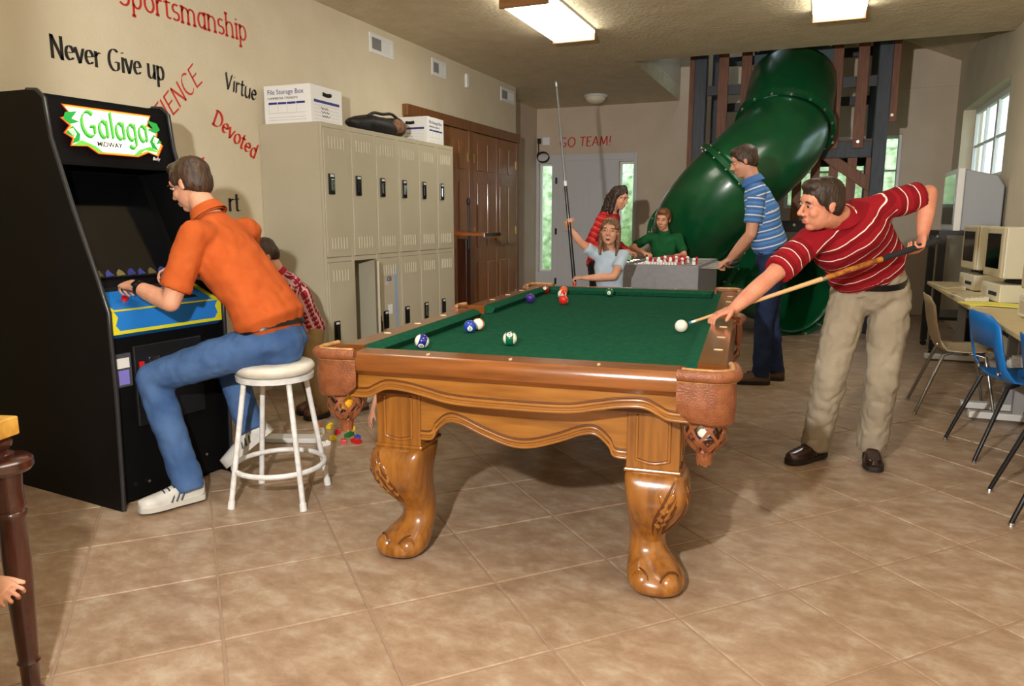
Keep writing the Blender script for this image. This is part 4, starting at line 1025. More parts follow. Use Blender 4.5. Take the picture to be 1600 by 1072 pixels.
# big television on a black stand
tvs = thing('television_stand', 'black metal stand under the big grey television', 'stand', (1.27, 8.32, 0))
for sx in (-.2, .2):
    for sy in (-.33, .33): MB().box(sx - .03, sy - .03, .06, sx + .03, sy + .03, 1.15).build('upright', m_blackp, tvs); MB().cyl((sx, sy - .02, .03), (sx, sy + .02, .03), .03, n=12).build('caster', m_blackp, tvs)
MB().box(-.24, -.37, 1.15, .25, .37, 1.19).build('top_shelf', m_blackp, tvs); MB().box(-.22, -.35, .35, .22, .35, .38).build('low_shelf', m_blackp, tvs)
tv = thing('television', 'big grey boxy television seen from its side', 'television', (1.30, 8.32, 1.19))
m_tvg = mat('tv_grey', (150, 152, 156), .4); 
MB().prism([(-.10, 0), (.22, 0), (.22, .40), (.16, .50), (-.10, .56)], 'y', -.36, .36).build('cabinet', m_tvg, tv, bevel=.012)
MB().box(-.16, -.38, 0, -.10, .38, .57).build('front_bezel', m_white2, tv, bevel=.008)
MB().box(-.168, -.33, .06, -.158, .33, .52).build('screen', mat('tv_glass', (40, 52, 46), .05, coat=.6), tv)

# ------------------------------------------------------------------ school chairs
def chair(y, mshell, mleg, label, slot, x=.80, rz=0):
    t = thing('school_chair', label, 'chair', (x, y, 0), R_(rz))
    # shell profile (x forward, z up), lofted over the width
    prof = [(.02, .80), (.035, .74), (.055, .62), (.08, .52), (.11, .455), (.16, .43), (.26, .425), (.38, .435), (.45, .44), (.475, .425)]
    def half(i): return (.18, .21, .22, .22, .22, .22, .22, .215, .205, .19)[i]
    n = 12; V = []; Fc = []
    for i, (px, pz) in enumerate(prof):
        for k in range(n + 1):
            s = -1 + 2*k/n; w = half(i); dish = .03*(s*s)
            V.append((px + (dish if i < 5 else 0), s*w, pz + (dish*.7 if i >= 4 else 0) - (.03*abs(s)**6 if i == 0 else 0)))
    for i in range(len(prof) - 1):
        for k in range(n):
            if slot and i in (2, 3) and 2 <= k <= n - 3: continue
            Fc.append((i*(n+1) + k, i*(n+1) + k + 1, (i+1)*(n+1) + k + 1, (i+1)*(n+1) + k))
    q = MB().add(V, Fc).build('shell', mshell, t, smooth=60)
    s_ = q.modifiers.new('solid', 'SOLIDIFY'); s_.thickness = .008
    for s in (-1, 1):
        MB().tube([(.20, s*.15, .425), (.14, s*.175, .41), (.0, s*.22, .012)], [.011, .012, .010], 10).build('rear_leg', mleg, t, smooth=60)
        MB().tube([(.30, s*.15, .425), (.38, s*.175, .41), (.46, s*.21, .012)], [.011, .012, .010], 10).build('front_leg', mleg, t, smooth=60)
        for xx, yy in ((.0, .22), (.46, .21)): MB().lathe([(.0, 0), (.013, 0), (.013, .008), (.009, .014), (0, .014)], 12, (xx, s*yy, 0)).build('glide', m_chrome, t)
    MB().cyl((.20, -.15, .422), (.20, .15, .422), .009, n=8).build('seat_bar', mleg, t); MB().cyl((.30, -.15, .422), (.30, .15, .422), .009, n=8).build('seat_bar', mleg, t)
    for s in (-1, 1): MB().ell((.105, s*.13, .475), .012).build('rivet', m_chrome, t)
m_steel = mat('brushed_steel', (150, 146, 140), .3, metal=.85)
chair(5.70, mat('tan_plastic', (164, 146, 116), .4), m_steel, 'tan plastic chair with steel legs under the beige desk', False, .67)
chair(4.69, mat('blue_plastic', (20, 112, 190), .35), m_blackp, 'blue plastic chair with black legs and a slot in its back', True, .81, 10)
chair(3.80, mat('dark_blue_plastic', (20, 100, 176), .35), m_blackp, 'blue chair with black legs farthest from the big television', True, .84)

# ------------------------------------------------------------------ toy blocks and paper on the floor
tc = [(200, 30, 30), (228, 196, 30), (24, 110, 52), (40, 80, 170), (235, 232, 224), (230, 120, 40)]
rb = random.Random(3)
spots = [(-2.66, 3.46), (-2.60, 3.52), (-2.74, 3.70), (-2.68, 3.78), (-2.62, 3.70), (-2.52, 3.49), (-2.56, 3.60), (-2.48, 3.86), (-2.44, 3.90), (-2.40, 3.93), (-2.72, 3.60), (-2.78, 3.66), (-2.50, 3.58), (-2.64, 3.62), (-2.70, 3.52), (-2.36, 3.98), (-2.58, 3.42), (-2.47, 3.52)]
names = ['red', 'yellow', 'green', 'blue', 'white', 'orange']
for i, (x, y) in enumerate(spots):
    k = (0, 1, 1, 0, 1, 0, 2, 1, 1, 1, 4, 5, 3, 0, 1, 3, 4, 0)[i]; l = rb.choice((.032, .064))
    q = MB(); q.box(-l/2, -.016, 0, l/2, .016, .022)
    for sx in ([-.016, .016] if l > .05 else [0]): q.cyl((sx, 0, .022), (sx, 0, .028), .009, n=10)
    o = q.build('toy_block', mat('block_%s' % names[k], tc[k], .3), None, bevel=.002); o.location = (-2.58 + (x + 2.58)*1.25, 3.6 + (y - 3.6)*1.15, 0); o.rotation_euler = (0, 0, rb.uniform(0, 3))
    tag(o, '%s plastic building block in the scatter on the floor behind the stool' % names[k], 'toy block', 'building blocks on the floor')
o = MB().box(-.16, -.05, 0, .16, .05, .03).build('toy_tray', m_white2, None, bevel=.006); o.location = (-2.80, 3.40, 0); o.rotation_euler = (0, 0, R_(20)); tag(o, 'long white toy piece on the floor by the blocks', 'toy')

# ------------------------------------------------------------------ turned-leg stand at the left edge
ls = thing('turned_stand', 'dark turned wooden stand with a small round shelf', 'stand', (-1.93, 1.20, 0))
m_mah = mat('mahogany', (74, 34, 24), .25, (50, 22, 16), scale=4, stretch=(10, 10, 1), coat=.5)
MB().lathe([(0, 0), (.030, 0), (.034, .01), (.022, .03), (.024, .10), (.029, .105), (.024, .115), (.026, .14), (.032, .30), (.034, .40), (.033, .52), (.037, .525), (.037, .535), (.032, .54), (.036, .55), (.034, .56), (.033, .60), (.036, .645), (0, .645)], 20).build('turned_leg', m_mah, ls, smooth=50)
MB().lathe([(0, .645), (.075, .645), (.082, .655), (.080, .672), (.07, .68), (0, .68)], 28, (-.03, 0, 0)).build('round_shelf', m_mah, ls, smooth=40)
MB().lathe([(0, .68), (.040, .68), (.042, .69), (.028, .70), (.040, .712), (.042, .724), (.028, .735), (0, .735)], 20, (-.035, 0, 0)).build('turned_finial', m_mah, ls, smooth=50)
o = MB().box(-.05, -.04, 0, .05, .04, .05).build('wood_block', mat('yellow_pine', (226, 176, 84), .4, (206, 150, 60), scale=4, stretch=(1, 10, 10)), None, bevel=.004); o.location = (-1.975, 1.20, .735); o.rotation_euler = (0, 0, R_(15)); tag(o, 'pale yellow wooden block on top of the dark turned stand', 'block')

# ================================================================== people
def V3(*a): return Vector(a)
class Blob(MB):
    """closed overlapping solids, fused into one continuous surface by a voxel remesh"""
    def cone(s, p0, p1, r0, r1, n=14, flat0=False, flat1=False, mid=None):
        p0, p1 = Vector(p0), Vector(p1); d = (p1 - p0); L_ = d.length
        if L_ < 1e-5: return s.ell(p0, r0, None, 14, 10)
        d.normalize(); pts = []; rr = []
        if not flat0:
            for a in (80, 55, 28): pts.append(p0 - d*r0*math.sin(R_(a))); rr.append(r0*math.cos(R_(a)))
        K = 5
        for i in range(K + 1):
            t = i / K; pts.append(p0 + d*L_*t); r = r0 + (r1 - r0)*t
            if mid: r += mid * math.sin(PI*t)
            rr.append(r)
        if not flat1:
            for a in (28, 55, 80): pts.append(p1 + d*r1*math.sin(R_(a))); rr.append(r1*math.cos(R_(a)))
        return s.tube(pts, rr, n)
    def loft(s, pts, lats, hw, hd, n=24, p=2.3):
        rings = []; P = [Vector(q) for q in pts]
        for i, c in enumerate(P):
            t = (P[min(i+1, len(P)-1)] - P[max(i-1, 0)]).normalized(); l = Vector(lats[i]); l = (l - t*l.dot(t)).normalized(); d = t.cross(l)
            ring = []
            for k in range(n):
                a = 2*PI*k/n; ca, sa = math.cos(a), math.sin(a)
                ring.append(c + l*math.copysign(abs(ca)**(2/p), ca)*hw[i] + d*math.copysign(abs(sa)**(2/p), sa)*hd[i])
            rings.append(ring)
        return s.rings(rings)
    def fuse(s, name, m, parent, voxel, smooth=4, fold=0.0, ffreq=9.0, attr=None, fold_axis=None):
        W = parent.matrix_basis.inverted()
        me0 = s.mesh(name + '_src'); bm = bmesh.new(); bm.from_mesh(me0); bmesh.ops.recalc_face_normals(bm, faces=bm.faces); bm.to_mesh(me0); bm.free()
        ob = bpy.data.objects.new('tmp', me0); COL.objects.link(ob)
        rm = ob.modifiers.new('r', 'REMESH'); rm.mode = 'VOXEL'; rm.voxel_size = voxel; rm.use_smooth_shade = True
        if smooth: sm = ob.modifiers.new('s', 'SMOOTH'); sm.iterations = smooth; sm.factor = .5
        dg = bpy.context.evaluated_depsgraph_get(); me = bpy.data.meshes.new_from_object(ob.evaluated_get(dg))
        bpy.data.objects.remove(ob); bpy.data.meshes.remove(me0)
        if fold:
            nr = [v.normal.copy() for v in me.vertices]
            for v, n_ in zip(me.vertices, nr):
                q = v.co
                if fold_axis: q = q + Vector(fold_axis) * (q.dot(Vector(fold_axis)) * -.65)
                f = noise.noise(q * ffreq) + .5*noise.noise(q * ffreq * 2.3)
                v.co += n_ * fold * (abs(f) * 1.6 - .5)
        if attr:
            a = me.attributes.new('st', 'FLOAT', 'CORNER'); b = me.attributes.new('sr', 'FLOAT', 'CORNER')
            cache = {}
            for p in me.polygons:
                br = attr(p.center, None)[2]
                for li in p.loop_indices:
                    vi = me.loops[li].vertex_index; key = (vi, br)
                    if key not in cache: cache[key] = attr(me.vertices[vi].co, br)
                    a.data[li].value = cache[key][0]; b.data[li].value = cache[key][1]
        me.transform(W); me.name = name
        for p in me.polygons: p.use_smooth = True
        me.materials.clear(); me.materials.append(m)
        o = bpy.data.objects.new(name, me); COL.objects.link(o); o.parent = parent
        return o

def cloth(name, base, stripes=None, period=.05, second=None, speriod=.05, rough=.85, bump=.35, bscale=350, var=None):
    """stripes: list of (start, end, colour) as fractions of the period, along the garment's own axis; second: bands around it (checks)"""
    m = mat(name, base, rough, var, scale=14, bump=bump, bscale=bscale, spec=.2)
    if not stripes: return m
    nt = m.node_tree; L = nt.links.new; b = nt.nodes['Principled BSDF']
    def band(attr, per, st, under):
        at = nt.nodes.new('ShaderNodeAttribute'); at.attribute_name = attr
        dv = nt.nodes.new('ShaderNodeMath'); dv.operation = 'DIVIDE'; dv.inputs[1].default_value = per; L(at.outputs['Fac'], dv.inputs[0])
        fr = nt.nodes.new('ShaderNodeMath'); fr.operation = 'FRACT'; L(dv.outputs[0], fr.inputs[0])
        cur = under
        for s0, s1, c in st:
            g = nt.nodes.new('ShaderNodeMath'); g.operation = 'GREATER_THAN'; g.inputs[1].default_value = s0; L(fr.outputs[0], g.inputs[0])
            l = nt.nodes.new('ShaderNodeMath'); l.operation = 'LESS_THAN'; l.inputs[1].default_value = s1; L(fr.outputs[0], l.inputs[0])
            k = nt.nodes.new('ShaderNodeMath'); k.operation = 'MULTIPLY'; L(g.outputs[0], k.inputs[0]); L(l.outputs[0], k.inputs[1])
            mx = nt.nodes.new('ShaderNodeMix'); mx.data_type = 'RGBA'; L(k.outputs[0], mx.inputs['Factor'])
            if isinstance(cur, tuple): mx.inputs['A'].default_value = lin(cur)
            else: L(cur, mx.inputs['A'])
            mx.inputs['B'].default_value = lin(c); cur = mx.outputs['Result']
        return cur
    out = band('st', period, stripes, base)
    if second: out = band('sr', speriod, second, out)
    L(out, b.inputs['Base Color']); return m

m_skin = mat('skin', (214, 158, 128), .5, (206, 146, 116), scale=20, spec=.35)
m_skinr = mat('ruddy_skin', (212, 146, 118), .5, (200, 130, 102), scale=16, spec=.35)
m_lips = mat('lips', (176, 92, 82), .45); m_eyew = mat('eye_white', (206, 200, 194), .25); m_iris = mat('iris', (40, 32, 27), .5)
def hair_mat(n, a, b): return mat(n, a, .5, b, scale=60, detail=4, bump=.6, bscale=90, stretch=(1, 1, .35))
m_hbr = hair_mat('brown_hair', (74, 50, 32), (44, 28, 18)); m_hdk = hair_mat('dark_brown_hair', (58, 40, 28), (34, 23, 16)); m_hgold = hair_mat('light_brown_hair', (128, 92, 56), (88, 60, 36)); m_hred = hair_mat('auburn_hair', (140, 88, 48), (100, 60, 32))
m_blkl = mat('black_leather', (16, 15, 15), .35); m_buckle = m_chrome

def hand(bl, wr, fw, nrm, side, s=1.0, curl=(20, 30, 20), spread=6, thumb=35, fingers=4):
    """fw: wrist->knuckles; nrm: out of the back of the hand; side: +1/-1 lateral direction of the thumb"""
    wr = Vector(wr); f = Vector(fw).normalized(); n = Vector(nrm); n = (n - f*n.dot(f)).normalized(); l = n.cross(f) * side
    pl = .088*s
    bl.loft([wr - f*.02*s, wr + f*.02*s, wr + f*pl*.6, wr + f*pl], [l]*4, [.026*s, .031*s, .040*s, .041*s], [.018*s, .017*s, .015*s, .012*s], n=16)
    for i in range(fingers):
        o = (.030 - .020*i) * s; L_ = (.070, .080, .075, .058)[i]*s; r = (.0079, .0081, .0077, .0068)[i]*s
        sp = R_((1.5 - i) * (spread + 2) / 1.5)
        d = (f*math.cos(sp) + l*math.sin(sp)).normalized(); p = wr + f*pl*.96 + l*o
        ang = 0
        for seg_, c in zip((.44, .31, .25), curl if not isinstance(curl[0], (tuple, list)) else curl[i]):
            ang += c; dd = d*math.cos(R_(ang)) - n*math.sin(R_(ang)); q = p + dd*L_*seg_
            bl.cone(p, q, r, r*.92, 10); p = q; r *= .92
    tb = wr + f*pl*.28 + l*.026*s; td = (f*math.cos(R_(thumb)) + l*math.sin(R_(thumb)) - n*.25).normalized()
    k = tb + td*.042*s; bl.cone(tb, k, .0135*s, .0105*s, 10)
    td2 = (td + f*.5 - n*.25).normalized(); bl.cone(k, k + td2*.034*s, .0105*s, .0085*s, 10)

def head_frame(c, fwd, up):
    f = Vector(fwd).normalized(); u = Vector(up); u = (u - f*u.dot(f)).normalized(); r = f.cross(u)
    c = Vector(c)
    return lambda a, b, d: c + r*a + f*b + u*d, Matrix((r, f, u)).transposed()
def add_head(bl, c, fwd, up, k, fem=0.0, child=0.0):
    T, R = head_frame(c, fwd, up); k3 = lambda *a: tuple(x*k for x in a)
    def e(a, b, d, r): bl.ell(T(a*k, b*k, d*k), k3(*r), R, 20, 14)
    e(0, -.008, .032, (.074, .094, .080)); e(0, .020, -.035, (.059, .066, .078)); e(0, .014, -.062, (.054 - .008*fem, .058, .042))
    e(0, .052, -.092, (.026, .026, .020)); e(0, .070, .030, (.050, .020, .026))
    for s in (-1, 1):
        e(s*.034, .054, -.028, (.024, .026, .026)); e(s*.073, -.008, -.008, (.008, .016, .027)); e(s*.076, -.014, .003, (.006, .012, .017)); e(s*.011, .093, -.034, (.009, .011, .008))
    bl.cone(T(0, .082*k, .014*k), T(0, .108*k, -.026*k), .0075*k, .0115*k, 10)
    e(0, .083, -.060, (.021, .011, .0055)); e(0, .081, -.071, (.018, .011, .0065))
    return T, R
def face_parts(body, T, R, k, brow, parent, open_mouth=False, iris=m_iris):
    inv = parent.matrix_basis.inverted()
    def mk(name, m, mb, par): mb.v = [inv @ v for v in mb.v]; return mb.build(name, m, par, smooth=80)
    for s in (-1, 1):
        ey = mk('eye', m_eyew, MB().ell(T(s*.0295*k, .0725*k, .003*k), (.0125*k, .0100*k, .0058*k), R, 16, 10), body)
        mk('iris', iris, MB().ell(T(s*.030*k, .0815*k, .003*k), (.0070*k, .0045*k, .0062*k), R, 12, 8), body)
        mk('upper_lid', m_lips if False else body.data.materials[0], MB().tube([T((s*.031 + a)*k, (.0812 - 18*a*a)*k, (.0085 - 14*a*a)*k) for a in [-.014 + .028*i/8 for i in range(9)]], .003*k, 6), body)
        mk('eyebrow', brow, MB().tube([T((s*.033 + a)*k, (.088 - 10*a*a - .0)*k, (.024 - 8*a*a + .1*a*s*-1)*k) for a in [-.019 + .038*i/8 for i in range(9)]], [(.002 + .0025*math.sin(PI*(i+.6)/9))*k for i in range(9)], 6), body)
    if open_mouth:
        mk('mouth', mat('mouth_dark', (70, 22, 22), .5), MB().ell(T(0, .086*k, -.067*k), (.015*k, .009*k, .011*k), R, 14, 10), body)
        mk('teeth', m_eyew, MB().ell(T(0, .0905*k, -.0605*k), (.011*k, .006*k, .004*k), R, 12, 8), body)
    else:
        mk('lips', m_lips, MB().ell(T(0, .0862*k, -.0605*k), (.020*k, .0085*k, .0042*k), R, 14, 8).ell(T(0, .0845*k, -.0695*k), (.0165*k, .0085*k, .0052*k), R, 14, 8), body)
def short_hair(parent, T, R, k, m, back=True, vol=1.0, fringe=0.0):
    b = Blob(); k3 = lambda *a: tuple(x*k for x in a)
    b.ell(T(0, -.014*k, .046*k), k3(.079*vol, .096, .079*vol), R, 24, 16); b.ell(T(0, -.046*k, .006*k), k3(.070, .060, .082), R, 20, 14)
    b.ell(T(0, .036*k, .088*k), k3(.058, .052, .034), R, 18, 12)
    for s in (-1, 1): b.ell(T(s*.062*k, -.024*k, .016*k), k3(.019, .048, .056), R, 16, 12); b.ell(T(s*.066*k, .030*k, .034*k), k3(.013, .022, .036), R, 12, 8)
    if fringe: b.ell(T(0, .066*k, (.078 - .02*fringe)*k), k3(.056, .030, .030), R, 16, 10)
    return b.fuse('hair', m, parent, .006*k, 3, fold=.0018*k, ffreq=70)

def shoe(parent, ankle, toe, m_up, m_sole, L_=.285, up=(0, 0, 1), h=.085, laces=True, accent=None, name='shoe'):
    a = Vector(ankle); u = Vector(up).normalized(); base = a - u*h; f = Vector(toe) - base; f = (f - u*f.dot(u)).normalized(); r = f.cross(u)
    heel = base - f*L_*.24; inv = parent.matrix_basis.inverted()
    st = [(0, .020, .062, .010), (.03, .031, .074, 0), (.14, .036, .088, 0), (.28, .037, .092, 0), (.42, .038, .078, 0), (.58, .044, .060, 0), (.74, .047, .050, 0), (.88, .042, .043, 0), (.97, .027, .034, .004), (1.0, .012, .026, .010)]
    def loft(z0, grow, zt=None):
        rings = []
        for t, w, hh, lift in st:
            c = heel + f*L_*t + u*(lift if zt is None else 0); ring = []
            for k in range(20):
                an = 2*PI*k/20; x = (w + grow)*math.copysign(abs(math.cos(an))**.75, math.cos(an)); s_ = math.sin(an)
                z = (hh*max(s_, 0)**.8 + z0) if zt is None else (zt if s_ > 0 else 0)
                ring.append(inv @ (c + r*x + u*z))
            rings.append(ring)
        return MB().rings(rings)
    o = loft(.018, 0).build(name, m_up, parent, smooth=60)
    loft(0, .005, .024).build('sole', m_sole, o, smooth=50, bevel=.003)
    if laces:
        for i in range(4):
            t = .40 + .075*i; c = heel + f*L_*t; z = .018 + (.082, .073, .064, .057)[i]
            MB().tube([inv @ (c + r*x + u*(z - 9*x*x)) for x in (-.024, -.012, 0, .012, .024)], .0035, 6).build('lace', accent or m_white, o, smooth=60)
    if accent:
        for sg in (-1, 1):
            for i in range(3):
                c = heel + f*L_*(.40 + .075*i)
                MB().tube([inv @ (c + r*sg*(.040 + .002*i) + u*.026), inv @ (c - f*.012 + r*sg*.037 + u*.048), inv @ (c - f*.022 + r*sg*.026 + u*.068)], .0045, 6).build('side_stripe', accent, o, smooth=60)
    return o

def person(label, base, J, s=1.0, skin=None, shirt=None, pants=None, hair=None, female=0.0, voxel=.0062, sleeve=.78, width=1.0, group=None, hem=.06, pant_r=1.0, collar=True, belt=True, longsleeve=False, hk=None, shoes=None, bare=False, open_mouth=False, hair_fn=None, brow=None, iris=None, shirt_fold=.006, pant_fold=.006, hands=True, belt_m=None, tuck=True):
    skin = skin or m_skin
    t = thing('person', label, 'person', base, 0, group)
    G = {k: Vector(v) for k, v in J.items() if isinstance(v, (tuple, list, Vector)) and len(v) == 3 and not isinstance(v[0], (tuple, list))}
    lat_s = (G['shR'] - G['shL']).normalized(); lat_h = (G['hipR'] - G['hipL']).normalized()
    pel, che, nek, hd = G['pelvis'], G['chest'], G['neck'], G['head']
    sp0 = pel - (che - pel).normalized()*.10*s
    wst = pel.lerp(che, .42) + Vector(J.get('bow', (0, 0, 0)))
    upc = che.lerp(nek, .52)
    spine = [pel, wst, che, upc, nek]; lats = [lat_h, lat_h.lerp(lat_s, .4), lat_s, lat_s, lat_s]
    fm = 1 - .10*female
    pax = Vector(J['pax']).normalized() if 'pax' in J else ((che - pel).normalized()*.6 + V3(0, 0, .4)).normalized()
    HW = [.160*fm, .138*fm, .165*fm, .150*fm, .058]; HD = [.112, .100, .112, .088, .058]
    hw = [a*s*width for a in HW]; hdp = [a*s*width for a in HD]
    # ---- skin: one continuous body
    b = Blob()
    b.loft(spine, lats, [a*.88 for a in hw[:4]] + [.055*s], [a*.88 for a in hdp[:4]] + [.055*s])
    b.ell(pel, .095*s); k = hk or (s*.5 + .5)
    T, R = add_head(b, hd, J['hf'], J.get('hu', (0, 0, 1)), k, female)
    b.cone(nek - (hd - nek).normalized()*.03*s, T(0, -.016*k, -.055*k), (.060 - .010*female)*s, (.054 - .010*female)*(k*.6 + s*.4), 16)
    for q in 'RL':
        sh, el, wr = G['sh'+q], G['el'+q], G['wr'+q]
        b.cone(upc.lerp(sh, .4), sh, .055*s, .052*s); b.cone(sh, el, .048*s, .040*s, mid=.004*s); b.cone(el, wr, .040*s, .027*s, mid=.006*s)
        if hands and ('ha'+q) in J:
            fw, nr, sd, kw = J['ha'+q]; hand(b, wr, fw, nr, sd, s*.55 + .45 if s < .9 else s, **kw)
        hp, kn, an = G['hip'+q], G['knee'+q], G['ank'+q]
        b.cone(hp, kn, .075*s, .052*s); b.cone(kn, an, .050*s, .036*s, mid=.008*s); b.cone(an, an - V3(0, 0, .03*s), .036*s, .036*s)
    body = b.fuse('body', skin, t, voxel, 3)
    face_parts(body, T, R, k, brow or hair, t, open_mouth, iris or m_iris)
    if hair_fn: hair_fn(t, T, R, k)
    elif hair: short_hair(t, T, R, k, hair)
    # ---- shirt
    if shirt:
        b = Blob(); g = .014*s
        low = pel - pax*hem*s if not tuck else pel + pax*.055*s
        blouse = pel.lerp(che, .30) + Vector(J.get('bow', (0, 0, 0)))*.8
        sp = [low] + ([blouse, pel.lerp(che, .62) + Vector(J.get('bow', (0, 0, 0)))*.7] if tuck else [pel, wst]) + [che, upc, nek - (nek - upc)*.12]
        ii = ([1.06] if tuck else [1.04])
        w_ = [(hw[1]*.6 + hw[0]*.4) if tuck else hw[0] + g] + ([hw[0] + g*1.5, hw[2] + g*.6] if tuck else [hw[0] + g, hw[1] + g*1.4]) + [hw[2] + g, hw[3] + g*.8, .066*s]
        d_ = [(hdp[1]*.6 + hdp[0]*.4) if tuck else hdp[0] + g] + ([hdp[0] + g*1.6, hdp[2] + g*.5] if tuck else [hdp[0] + g, hdp[1] + g*1.3]) + [hdp[2] + g, hdp[3] + g*.8, .064*s]
        la = [lat_h] + ([lats[1], lats[1].lerp(lat_s, .5)] if tuck else [lat_h, lats[1]]) + [lat_s, lat_s, lat_s]
        b.loft(sp, la, w_, d_)
        for q in 'RL':
            sh, el, wr = G['sh'+q], G['el'+q], G['wr'+q]
            b.cone(upc.lerp(sh, .3), sh, .068*s*width, .066*s*width)
            if longsleeve:
                b.cone(sh, el, .064*s, .052*s); b.cone(el, el.lerp(wr, .93), .052*s, .040*s, flat1=True)
            else: b.cone(sh, sh.lerp(el, sleeve), .064*s*width, .068*s*width, flat1=True)
        def coord(p, br):
            best = None
            for i in range(len(sp) - 1):
                if br not in (None, 'T'): break
                a, c = sp[i], sp[i+1]; d = c - a; tt = max(0, min(1, (p - a).dot(d) / d.length_squared)); dist = (p - (a + d*tt)).length / (.16*s)
                if best is None or dist < best[0]: best = (dist, sum((sp[j+1] - sp[j]).length for j in range(i)) + d.length*tt, math.atan2((p - a).dot(lat_s), (p - a).dot(lat_s.cross(d.normalized()))) * .13*s, 'T')
            for q in 'RL':
                if br not in (None, q): continue
                a, c = G['sh'+q], G['el'+q]; d = c - a; tt = (p - a).dot(d) / d.length_squared; u = max(.12, min(1.3, tt)); dist = (p - (a + d*u)).length / (.066*s)
                if br == q or (tt > .12 and dist*.88 < best[0]):
                    pr_ = p - a; best = (dist*.88, 2 + d.length*tt, math.atan2(pr_.dot(d.orthogonal().normalized()), pr_.dot(d.cross(d.orthogonal()).normalized())) * .065*s, q)
            return best[1], best[2], best[3]
        so = b.fuse('shirt', shirt, t, .0095*(s*.5 + .5), 5, shirt_fold, 9, coord)
        if collar:
            up = (hd - nek).normalized(); c0 = nek - up*.012*s; rr = []
            l2 = lat_s; d2 = up.cross(l2).normalized(); inv = t.matrix_basis.inverted()
            for (o, r0) in ((-.012, .078), (.018, .070), (.040, .066), (.044, .070), (.016, .080), (-.006, .088)):
                rr.append([inv @ (c0 + up*o*s + (l2*math.cos(2*PI*i/24) + d2*math.sin(2*PI*i/24))*r0*s) for i in range(24)])
            MB().rings(rr, False, False).build('collar', shirt, so, smooth=60)
    # ---- trousers, belt
    if pants:
        b = Blob(); ax = pax; top = pel + ax*.085*s; g = .012*s; b.ell(pel - ax*.01*s, .128*s*width)
        b.loft([top, pel, pel.lerp((G['hipR'] + G['hipL'])/2, .9) - V3(0, 0, .0)], [lat_h]*3, [hw[1]*.6 + hw[0]*.4 + g*.4, hw[0] + g, hw[0] + g], [hdp[1]*.6 + hdp[0]*.4 + g*.4, hdp[0] + g, hdp[0] + g*.6])
        for q in 'RL':
            hp, kn, an = G['hip'+q], G['knee'+q], G['ank'+q]
            b.ell(hp, .092*s*width); b.cone(hp, kn, .092*s*width, .070*s*pant_r, mid=.004*s); cu = kn.lerp(an, 1.07)
            b.cone(kn, cu, .070*s*pant_r, .064*s*pant_r, flat1=True)
        po = b.fuse('trousers', pants, t, .0095*(s*.5 + .5), 5, pant_fold, 10, None)
        if belt:
            inv = t.matrix_basis.inverted(); rr = []
            d2 = ax.cross(lat_h).normalized(); c0 = pel + ax*.070*s; wB, dB = hw[1]*.6 + hw[0]*.4 + .017*s, hdp[1]*.6 + hdp[0]*.4 + .017*s
            for o, k2 in ((-.016, 0), (-.016, .006), (.016, .006), (.016, 0)):
                rr.append([inv @ (c0 + ax*o*s + lat_h*math.copysign(abs(math.cos(2*PI*i/40))**.87, math.cos(2*PI*i/40))*(wB + k2) + d2*math.copysign(abs(math.sin(2*PI*i/40))**.87, math.sin(2*PI*i/40))*(dB + k2)) for i in range(40)])
            MB().rings(rr, closed=True).build('belt', belt_m or m_blkl, t, smooth=40)
    for q in 'RL':
        if shoes and ('toe'+q) in J:
            sm_, ss, kw = shoes; shoe(t, G['ank'+q], G['toe'+q], sm_, ss, L_=.285*s, up=J.get('fu'+q, (0, 0, 1)), h=.085*s, **kw)
    return t, T, R, k, G

m_denim = mat('blue_denim', (78, 108, 152), .85, (56, 84, 130), scale=7, bump=.4, bscale=260, spec=.2)
m_denimd = mat('dark_denim', (40, 54, 84), .85, (30, 42, 68), scale=10, bump=.4, bscale=260, spec=.2)
m_khaki = mat('khaki_twill', (160, 148, 128), .85, (148, 136, 116), scale=8, bump=.25, bscale=260, spec=.2)
m_tan = mat('tan_twill', (150, 122, 80), .85, (136, 108, 68), scale=8, bump=.25, bscale=260, spec=.2)
m_blackc = mat('black_cloth', (24, 22, 24), .85, bump=.3, bscale=200)
m_brogue = mat('oxblood_leather', (52, 26, 18), .28, (34, 16, 12), scale=10, coat=.4); m_soled = mat('dark_sole', (28, 22, 18), .6); m_soleg = mat('grey_sole', (196, 192, 182), .6); m_sneak = mat('white_sneaker', (206, 204, 196), .5, (180, 178, 172), scale=14); m_boot = mat('brown_boot', (92, 60, 36), .5)

# ---- man in red striped polo leaning over the table with a cue
m_redstripe = cloth('red_striped_polo', (150, 22, 34), [(.0, .42, (128, 14, 26)), (.46, .54, (236, 224, 212))], .062)
J = dict(pelvis=(.265, 4.22, .95), chest=(.125, 3.92, 1.23), neck=(.075, 3.80, 1.315), head=(.0, 3.69, 1.365), hf=(-.86, -.50, -.14), hu=(-.10, -.16, 1), bow=(.01, .03, .03),
    shR=(-.05, 3.78, 1.185), shL=(.27, 3.93, 1.36), elR=(-.20, 3.60, 1.03), elL=(.465, 4.05, 1.42), wrR=(-.335, 3.465, .90), wrL=(.448, 3.955, 1.235),
    haR=((-.80, -.42, -.34), (-.25, -.1, .95), 1, dict(curl=((10, 40, 30), (15, 45, 30), (15, 40, 30), (12, 35, 25)), spread=14, thumb=50)),
    haL=((-.10, -.45, -.85), (.85, .2, -.1), 1, dict(curl=(65, 70, 40), spread=4, thumb=40)),
    hipR=(.165, 4.19, .90), hipL=(.36, 4.25, .90), kneeR=(.10, 4.12, .50), kneeL=(.35, 4.20, .50), ankR=(.055, 4.22, .095), ankL=(.335, 4.30, .095), toeR=(-.07, 4.06, 0), toeL=(.34, 4.08, 0))
